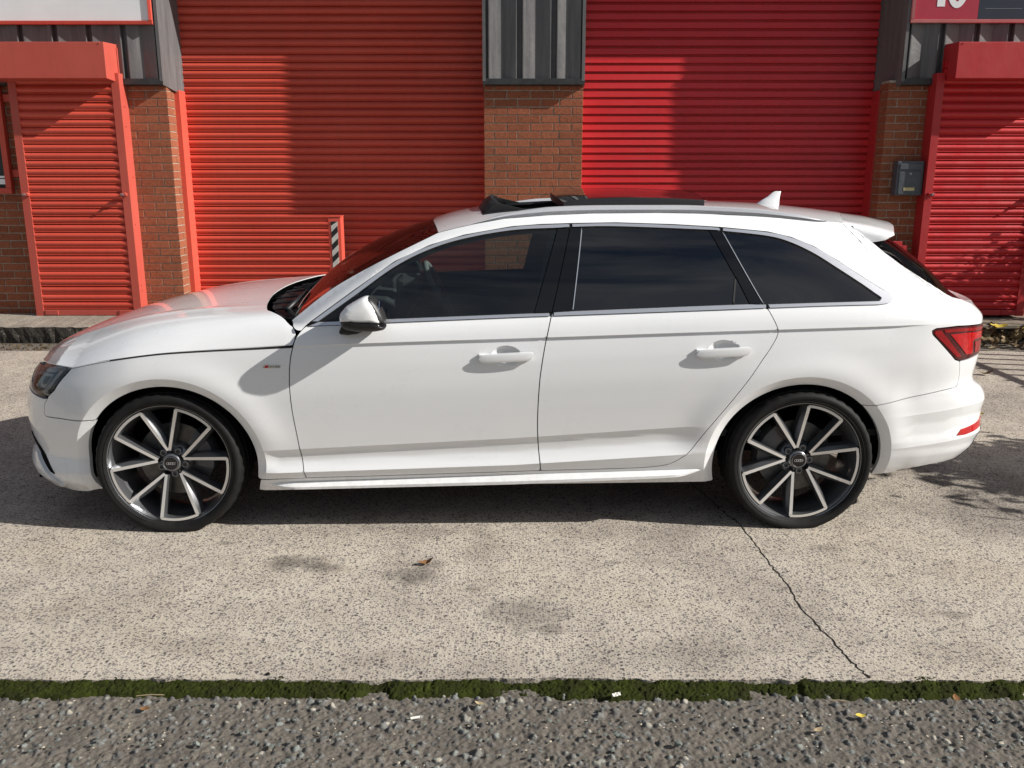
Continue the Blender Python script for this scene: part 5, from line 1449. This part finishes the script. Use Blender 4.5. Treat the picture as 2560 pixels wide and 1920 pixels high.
# wheel housings
for cx in (AF, AR):
    for s in (-1, 1):
        rows = []
        an = np.linspace(-.16, math.pi + .22, 40)
        wz = np.stack([cx + .385 * 1.016 * np.cos(an), .312 + .358 * 1.016 * np.sin(an)], 1); wv = -P(*x2u(wz).T)[:, 1] - .016
        for a, w0 in zip(an, wv):
            ca_, sa_ = math.cos(a), math.sin(a)
            rows.append([(cx + .385 * 1.0 * ca_ * k, s * y, .312 + .358 * 1.0 * sa_ * k) for y, k in ((w0, 1.016), (w0 - .03, 1.03), (.70, 1.05), (.54, 1.05), (.52, .98), (.515, .3))])
        MB().grid(rows).build('wheel_housing', 'void_black', CAR, smooth=True, angle=40)
for x0, x1, w_, z0, z1 in ((.40, 2.42, .80, .195, .40), (-.62, .40, .50, .20, .66), (2.42, 3.55, .50, .24, .60), (3.20, 3.48, .66, .27, .46), (-.68, -.38, .70, .19, .30)):
    box('underbody_light_block', 'void_black', CAR, x0, x1, -w_, w_, z0, z1)  # plain black boxes added under the car to stop light leaking through
MB().tube([(2.9, -.1, .22), (3.3, -.3, .22), (3.6, -.42, .24)], .03, 10).build('exhaust', 'zinc', CAR, smooth=True)

# ------------------------------------------------------------------ cabin
box('cabin_floor', 'interior_dark', CAR, .55, 3.5, -.78, .78, .40, .43)
MB().prism([(.55, .55), (.98, .60), (1.02, .78), (.99, .905), (.90, .955), (.70, .965), (.58, .945)], 'y', -.74, .74).build('dashboard', 'interior_dark', CAR, smooth=False, bevel=.02)
box('dash_trim', 'zinc', CAR, 1.004, 1.016, -.72, .72, .868, .874)
MB().prism([(-.13, .955), (.10, .955), (.10, 1.045), (-.13, 1.045)], 'x', .948, .958).build('info_screen', 'black_gloss', CAR, bevel=.003)
MB().prism([(.20, .93), (.54, .93), (.52, 1.0), (.37, 1.02), (.22, 1.0)], 'x', .88, 1.03).build('instrument_hood', 'interior_dark', CAR, bevel=.012)
box('centre_console', 'interior_dark', CAR, 1.0, 1.9, -.13, .13, .42, .66, bevel=.02)
MB().tube([(1.20, -.02, .66), (1.19, -.02, .74)], .012, 8).build('gear_lever', 'interior_mid', CAR); 
# steering wheel (right-hand drive)
rows = []
ax = Vector((.90, 0, .43)).normalized(); up_ = Vector((-.43, 0, .90)).normalized()
for i in range(49):
    a = 2 * math.pi * i / 48; cdir = up_ * math.cos(a) + Vector((0, 1, 0)) * math.sin(a); ctr = Vector((1.13, .37, .925)) + cdir * .165
    rows.append([tuple(ctr + (cdir * math.cos(b) + ax * math.sin(b)) * .0165) for b in [2 * math.pi * j / 10 for j in range(11)]])
sw = MB().grid(rows).build('steering_wheel', 'interior_mid', CAR, smooth=True)
for dr_ in ((0, 1), (0, -1), (-1, 0)):
    e = up_ * dr_[0] + Vector((0, 1, 0)) * dr_[1]
    MB().tube([tuple(Vector((1.125, .37, .925))), tuple(Vector((1.13, .37, .925)) + e * .16)], [.03, .016], 8).build('wheel_spoke', 'interior_mid', sw)
MB().tube([tuple(Vector((1.13, .37, .925)) + ax * .03), tuple(Vector((1.13, .37, .925)) - ax * .12)], [.055, .03], 14).build('column', 'interior_dark', sw, smooth=True, angle=40)
def seat(y, x0, wd, nm='front_seat'):
    rows = []
    for t in np.linspace(0, 1, 14):
        x = x0 + .50 + .20 * t + .03 * t * t; z = .60 + .52 * t; hw = wd * (1 - .18 * t ** 3); th = .075 * (1 - .45 * t)
        rows.append([(x + th * math.cos(a) * (1 - .35 * abs(math.sin(a)) ** 3 * 0) - .035 * abs(math.sin(a)) ** 4 * (1 - t * .5), y + hw * math.copysign(abs(math.sin(a)) ** .7, math.sin(a)), z) for a in np.linspace(0, 2 * math.pi, 25)])
    b = MB().grid(rows); n = 25; m = len(b.v); b.f.append(tuple(range(m - n, m - 1)))
    s_ = b.build(nm, 'interior_dark', CAR, smooth=True, angle=60)
    MB().prism([(x0, .50), (x0 + .05, .58), (x0 + .25, .595), (x0 + .52, .57), (x0 + .55, .46), (x0 + .05, .44)], 'y', y - wd, y + wd).build('cushion', 'interior_dark', s_, bevel=.03)
    rows = []
    for t in np.linspace(0, 1, 9):
        k = math.sin(math.pi * (.12 + .76 * t)) ** .5
        rows.append([(x0 + .755 + .02 * t + .05 * k * math.cos(a), y + .13 * k * math.copysign(abs(math.sin(a)) ** .7, math.sin(a)), 1.14 + .17 * t) for a in np.linspace(0, 2 * math.pi, 21)])
    hb = MB().grid(rows); m = len(hb.v); hb.f += [tuple(range(0, 20)), tuple(range(m - 21, m - 1))]
    hb.build('headrest', 'interior_dark', s_, smooth=True, angle=60)
seat(-.37, 1.30, .25); seat(.37, 1.30, .25)
MB().prism([(2.20, .50), (2.25, .60), (2.60, .58), (2.82, 1.06), (2.90, 1.06), (2.72, .45)], 'y', -.66, .66).build('rear_bench', 'interior_dark', CAR, bevel=.03)
box('load_cover', 'interior_dark', CAR, 2.86, 3.50, -.62, .62, .955, .965)
box('interior_mirror', 'black_plastic', CAR, 1.10, 1.12, -.02, .20, 1.235, 1.30, bevel=.01)

# ------------------------------------------------------------------ far side of the car
MAP = {}
for o in MIRROR:
    c_ = o.copy(); COL.objects.link(c_)
    if o.parent in MAP: c_.parent = MAP[o.parent]
    else:
        c_.scale = (1, -1, 1); c_.parent = CAR
        if o.parent is not CAR: c_.parent = o.parent
    MAP[o] = c_
# ------------------------------------------------------------------ leaves and litter
def leaf_mat(name, a, b):
    t = NT(name); t.bsdf(t.mix(.5, t.ramp(t.rnd(), [(0, a), (1, b)]), t.ramp(t.noise(t.wpos(), 90, 4, .7), [(.3, tuple(x * .6 for x in a)), (.7, b)])), .7, 0, .3); MATS[name] = t.m
leaf_mat('leaf_brown', (.16, .075, .028), (.34, .17, .07)); leaf_mat('leaf_dry', (.20, .15, .09), (.46, .36, .22)); leaf_mat('leaf_yellow', (.52, .36, .04), (.66, .50, .08)); leaf_mat('leaf_green', (.05, .13, .015), (.09, .21, .03))
def leaf_geo(L_, W_, curl, rr):
    rows = []
    for t in np.linspace(0, 1, 7):
        w = W_ * math.sin(math.pi * (.04 + .92 * t)) ** .8; z = curl * L_ * ((t - .5) ** 2 * 4 - .2) + rr.uniform(-.1, .1) * W_
        rows.append([(L_ * (t - .5), -w, z + .35 * w), (L_ * (t - .5), 0, z), (L_ * (t - .5), w, z + .35 * w * rr.uniform(.5, 1.6))])
    return rows
def leaf(loc, L_, mat, label, rz=0, curl=.25, seed=1, cat_='leaf'):
    rr = random.Random(seed); o = MB().grid(leaf_geo(L_, L_ * .28, curl, rr)).build('fallen_leaf', mat, None, smooth=True)
    o.location = (*loc[:2], (loc[2] if len(loc) > 2 else .003) + .2 * curl * L_ + .004); o.rotation_euler = (rr.uniform(-.15, .15), rr.uniform(-.15, .15), rz)
    return tag(o, label, cat_, 'fallen leaves on the ground')
leaf((-.355, 3.40), .06, 'leaf_brown', 'curled brown leaf on the concrete below the front door', .25, .25, 3)
leaf((-3.92, 7.70), .13, 'leaf_yellow', 'flat yellow leaf on the slab edge at the far left', .1, .06, 4)
leaf((-3.98, 8.03, -.01), .11, 'leaf_dry', 'crumpled pale leaf by the left door step', .9, .5, 5)
leaf((-3.86, 8.06, .0), .10, 'leaf_dry', 'second crumpled pale leaf standing on edge by the left door step', 2.2, .7, 6)
leaf((-3.40, 8.16, .0), .13, 'leaf_green', 'bright green weed leaf at the foot of the left door step', .5, .5, 7)
leaf((-3.30, 8.20, .01), .10, 'leaf_green', 'smaller green weed leaf close to the nose of the car', 2.4, .6, 8)
leaf((3.77, 6.89), .11, 'leaf_dry', 'tan curled leaf on the ground right of the rear bumper', -.2, .35, 9)
leaf((3.10, 5.70), .07, 'leaf_yellow', 'pale yellow leaf beside the rear bumper', -.3, .15, 10)
leaf((4.35, 7.9), .12, 'leaf_dry', 'light tan leaf fallen in front of the leaf pile', .2, .2, 11)
leaf((-.10, 2.432, -.016), .032, 'leaf_dry', 'small orange tan leaf on the moss edge', -.3, .12, 12)
leaf((.90, 2.30, -.016), .032, 'leaf_dry', 'tiny pale leaf scrap on the road at right', .5, .1, 13)
leaf((-1.12, 2.405, -.016), .03, 'leaf_brown', 'tiny rust brown leaf scrap on the road at left', .1, .1, 14)
leaf((1.38, 2.455, -.012), .035, 'leaf_brown', 'thin brown leaf at the right end of the moss', 1.4, .1, 15)
leaf((1.05, 2.37, -.016), .032, 'leaf_yellow', 'yellowish leaf scrap on the road at far right', .1, .1, 16)
# drift of dead leaves against the right-hand step
mb = MB(); rr = random.Random(5)
for i in range(330):
    x = rr.uniform(3.7, 6.2); dpt = rr.random() ** 1.6; y = 8.40 - dpt * .42; z = .01 + .12 * (1 - dpt) ** 1.4 * rr.uniform(.2, 1)
    L_ = rr.uniform(.05, .12); g = np.array(leaf_geo(L_, L_ * rr.uniform(.22, .36), rr.uniform(-.2, .7), rr))
    R3 = np.array(Matrix.Rotation(rr.uniform(0, 6.28), 3, 'Z') @ Matrix.Rotation(rr.uniform(-.8, .8), 3, 'X') @ Matrix.Rotation(rr.uniform(-.6, .6), 3, 'Y'))
    mb.grid(g @ R3.T + np.array([x, y, z + .01]))
def litter_mat():
    t = NT('leaf_litter'); w = t.wpos(); c = t.voro(w, 14, 'F1', 'Color'); sp_ = t.add('ShaderNodeSeparateColor'); t.link(c, sp_.inputs[0])
    t.bsdf(t.mix(.4, t.ramp(sp_.outputs[0], [(0, (.07, .045, .025)), (.4, (.16, .105, .055)), (.75, (.30, .22, .12)), (1, (.45, .36, .20))]), t.ramp(t.noise(w, 60, 4), [(.3, (.05, .03, .02)), (.7, (.30, .22, .13))])), .8, 0, .2); MATS['leaf_litter'] = t.m
litter_mat()
stuff(tag(mb.build('leaf_drift', 'leaf_litter', None, smooth=True), 'drift of dead brown leaves against the step behind the tail lamp', 'leaves'))
for k, (x, y, z) in enumerate(((4.60, 8.30, .13), (4.85, 8.22, .12))):
    leaf((x, y, z), .17, 'leaf_yellow', ('bright yellow leaf on top of the leaf drift nearest the tail lamp', 'larger yellow leaf on the leaf drift at the right')[k], k * .3, .2, 20 + k)
# dirt in the corner under the left step
mb = MB()
for i in range(240):
    x, y, r = rr.uniform(-5.2, -3.0), rr.uniform(7.92, 8.22), rr.uniform(.004, .016)
    mb.add([(x - r, y, -.01), (x + r, y + rr.uniform(-r, r), -.01), (x, y + r, -.008), (x, y, r * .5)], [(0, 1, 3), (1, 2, 3), (2, 0, 3)])
stuff(tag(mb.build('gutter_debris', 'leaf_litter', None), 'dirt and crumbs in the gutter before the left door step', 'debris'))
# cigarette end, paper scrap, stones, twigs
simple('paper', (.72, .70, .64), .8)
cig = MB().tube([(-.014, 0, 0), (.014, .003, .001)], .0042, 10).build('cigarette_end', 'paper', None, smooth=True, angle=50); cig.location = (-.291, 2.362, -.014); cig.rotation_euler = (0, 0, .12)
tag(cig, 'white cigarette end lying on the road below the front door', 'litter')
pp = MB().grid(np.array([[(a * .014, b * .006 + .003 * math.sin(a * 3), .004 * math.sin(a * 4 + b * 3)) for b in (-1, 0, 1)] for a in np.linspace(-1, 1, 7)])).build('paper_scrap', 'paper', None); pp.location = (.325, 2.462, .002); pp.rotation_euler = (.5, 0, .1)
tag(pp, 'torn white paper scrap on the moss strip', 'litter')
for k, (x, y, r, lb) in enumerate(((.478, 2.235, .0125, 'large grey green stone on the road at the lower right'), (-.79, 2.574, .009, 'black pebble on the slab edge at the left'), (-.905, 2.235, .012, 'grey green stone at the lower left road edge'))):
    o = obj('stone', stone_mesh('stone', r, 30 + k), 'stone_green' if k != 1 else 'crack_dirt'); o.location = (x, y, (-.015 if y < 2.5 else 0) + r * .4); tag(o, lb, 'stone', 'stones lying loose')
for k, (a, b, lb) in enumerate((((-1.17, 2.462), (-1.085, 2.468), 'pale straw on the moss at far left'), ((.985, 2.438), (1.03, 2.432), 'short pale straw on the road edge at right'), ((2.02, 4.36), (2.06, 4.31), 'curved white straw on the concrete behind the rear wheel'))):
    z = -.006 if a[1] < 2.5 else .003
    tag(MB().tube([(*a, z + .002), ((a[0] + b[0]) / 2, (a[1] + b[1]) / 2 + .002, z + .004), (*b, z + .002)], .0016, 6).build('straw', 'leaf_dry', None), lb, 'straw', 'straws on the ground')

# ------------------------------------------------------------------ just right of the frame: railing and tree that throw the shadows seen at right
r = tag(empty('railing', (5.5, 7.1, 0)), 'steel railing out of frame at right that throws striped shadows', 'railing')
for k in range(14):
    y = -1.6 + k * .215; MB().box(-.012, .012, y - .022, y + .022, .05, 1.05).build('bar', 'flashing', r)
for z in (.12, .98): box('rail', 'flashing', r, -.02, .02, -1.75, 1.4, z, z + .04)
def tree(loc, h, crown, n, seed, label):
    r = empty('tree', loc); tag(r, label, 'tree', 'trees out of frame at right')
    rr = random.Random(seed)
    MB().tube([(0, 0, 0), (.05, .02, h * .4), (.0, .05, h * .75), (.08, 0, h)], [.10, .08, .05, .02], 9).build('trunk', 'bark', r, smooth=True)
    lv = MB()
    for b in range(26):
        z0 = h * rr.uniform(.35, .95); a = rr.uniform(0, 6.28); L_ = crown * rr.uniform(.5, 1.1)
        e = Vector((L_ * math.cos(a), L_ * math.sin(a), z0 + L_ * rr.uniform(.1, .6)))
        MB().tube([(0, 0, z0), tuple(Vector((0, 0, z0)).lerp(e, .5) + Vector((0, 0, .05))), tuple(e)], [.03, .018, .006], 6).build('limb', 'bark', r, smooth=True)
        for q in range(n // 26):
            t = rr.random() ** .6; p = Vector((0, 0, z0)).lerp(e, .35 + .7 * t) + Vector((rr.gauss(0, .16), rr.gauss(0, .16), rr.gauss(0, .14)))
            s_ = rr.uniform(.035, .075); d1 = Vector((rr.gauss(0, 1), rr.gauss(0, 1), rr.gauss(0, .6))).normalized(); d2 = d1.cross(Vector((rr.gauss(0, 1), rr.gauss(0, 1), rr.gauss(0, 1)))).normalized()
            lv.add([tuple(p - d1 * s_), tuple(p + d2 * s_ * .5), tuple(p + d1 * s_), tuple(p - d2 * s_ * .5)], [(0, 1, 2, 3)])
    me = bpy.data.meshes.new('crown'); me.from_pydata(lv.v, [], lv.f); obj('crown', me, 'tree_leaf', r)
    return r
simple('bark', (.09, .07, .05), .9, var=.3, vscale=30); leaf_mat('tree_leaf', (.045, .075, .015), (.10, .13, .03))
t1 = tree((5.75, 8.56, 0), 1.35, .42, 900, 2, 'young bushy tree out of frame whose shadow falls on the right door')
t1.scale = (1, .22, 1)
tree((4.95, 4.00, 0), 1.42, .66, 2600, 3, 'small tree out of frame at right whose shade dapples the slab')
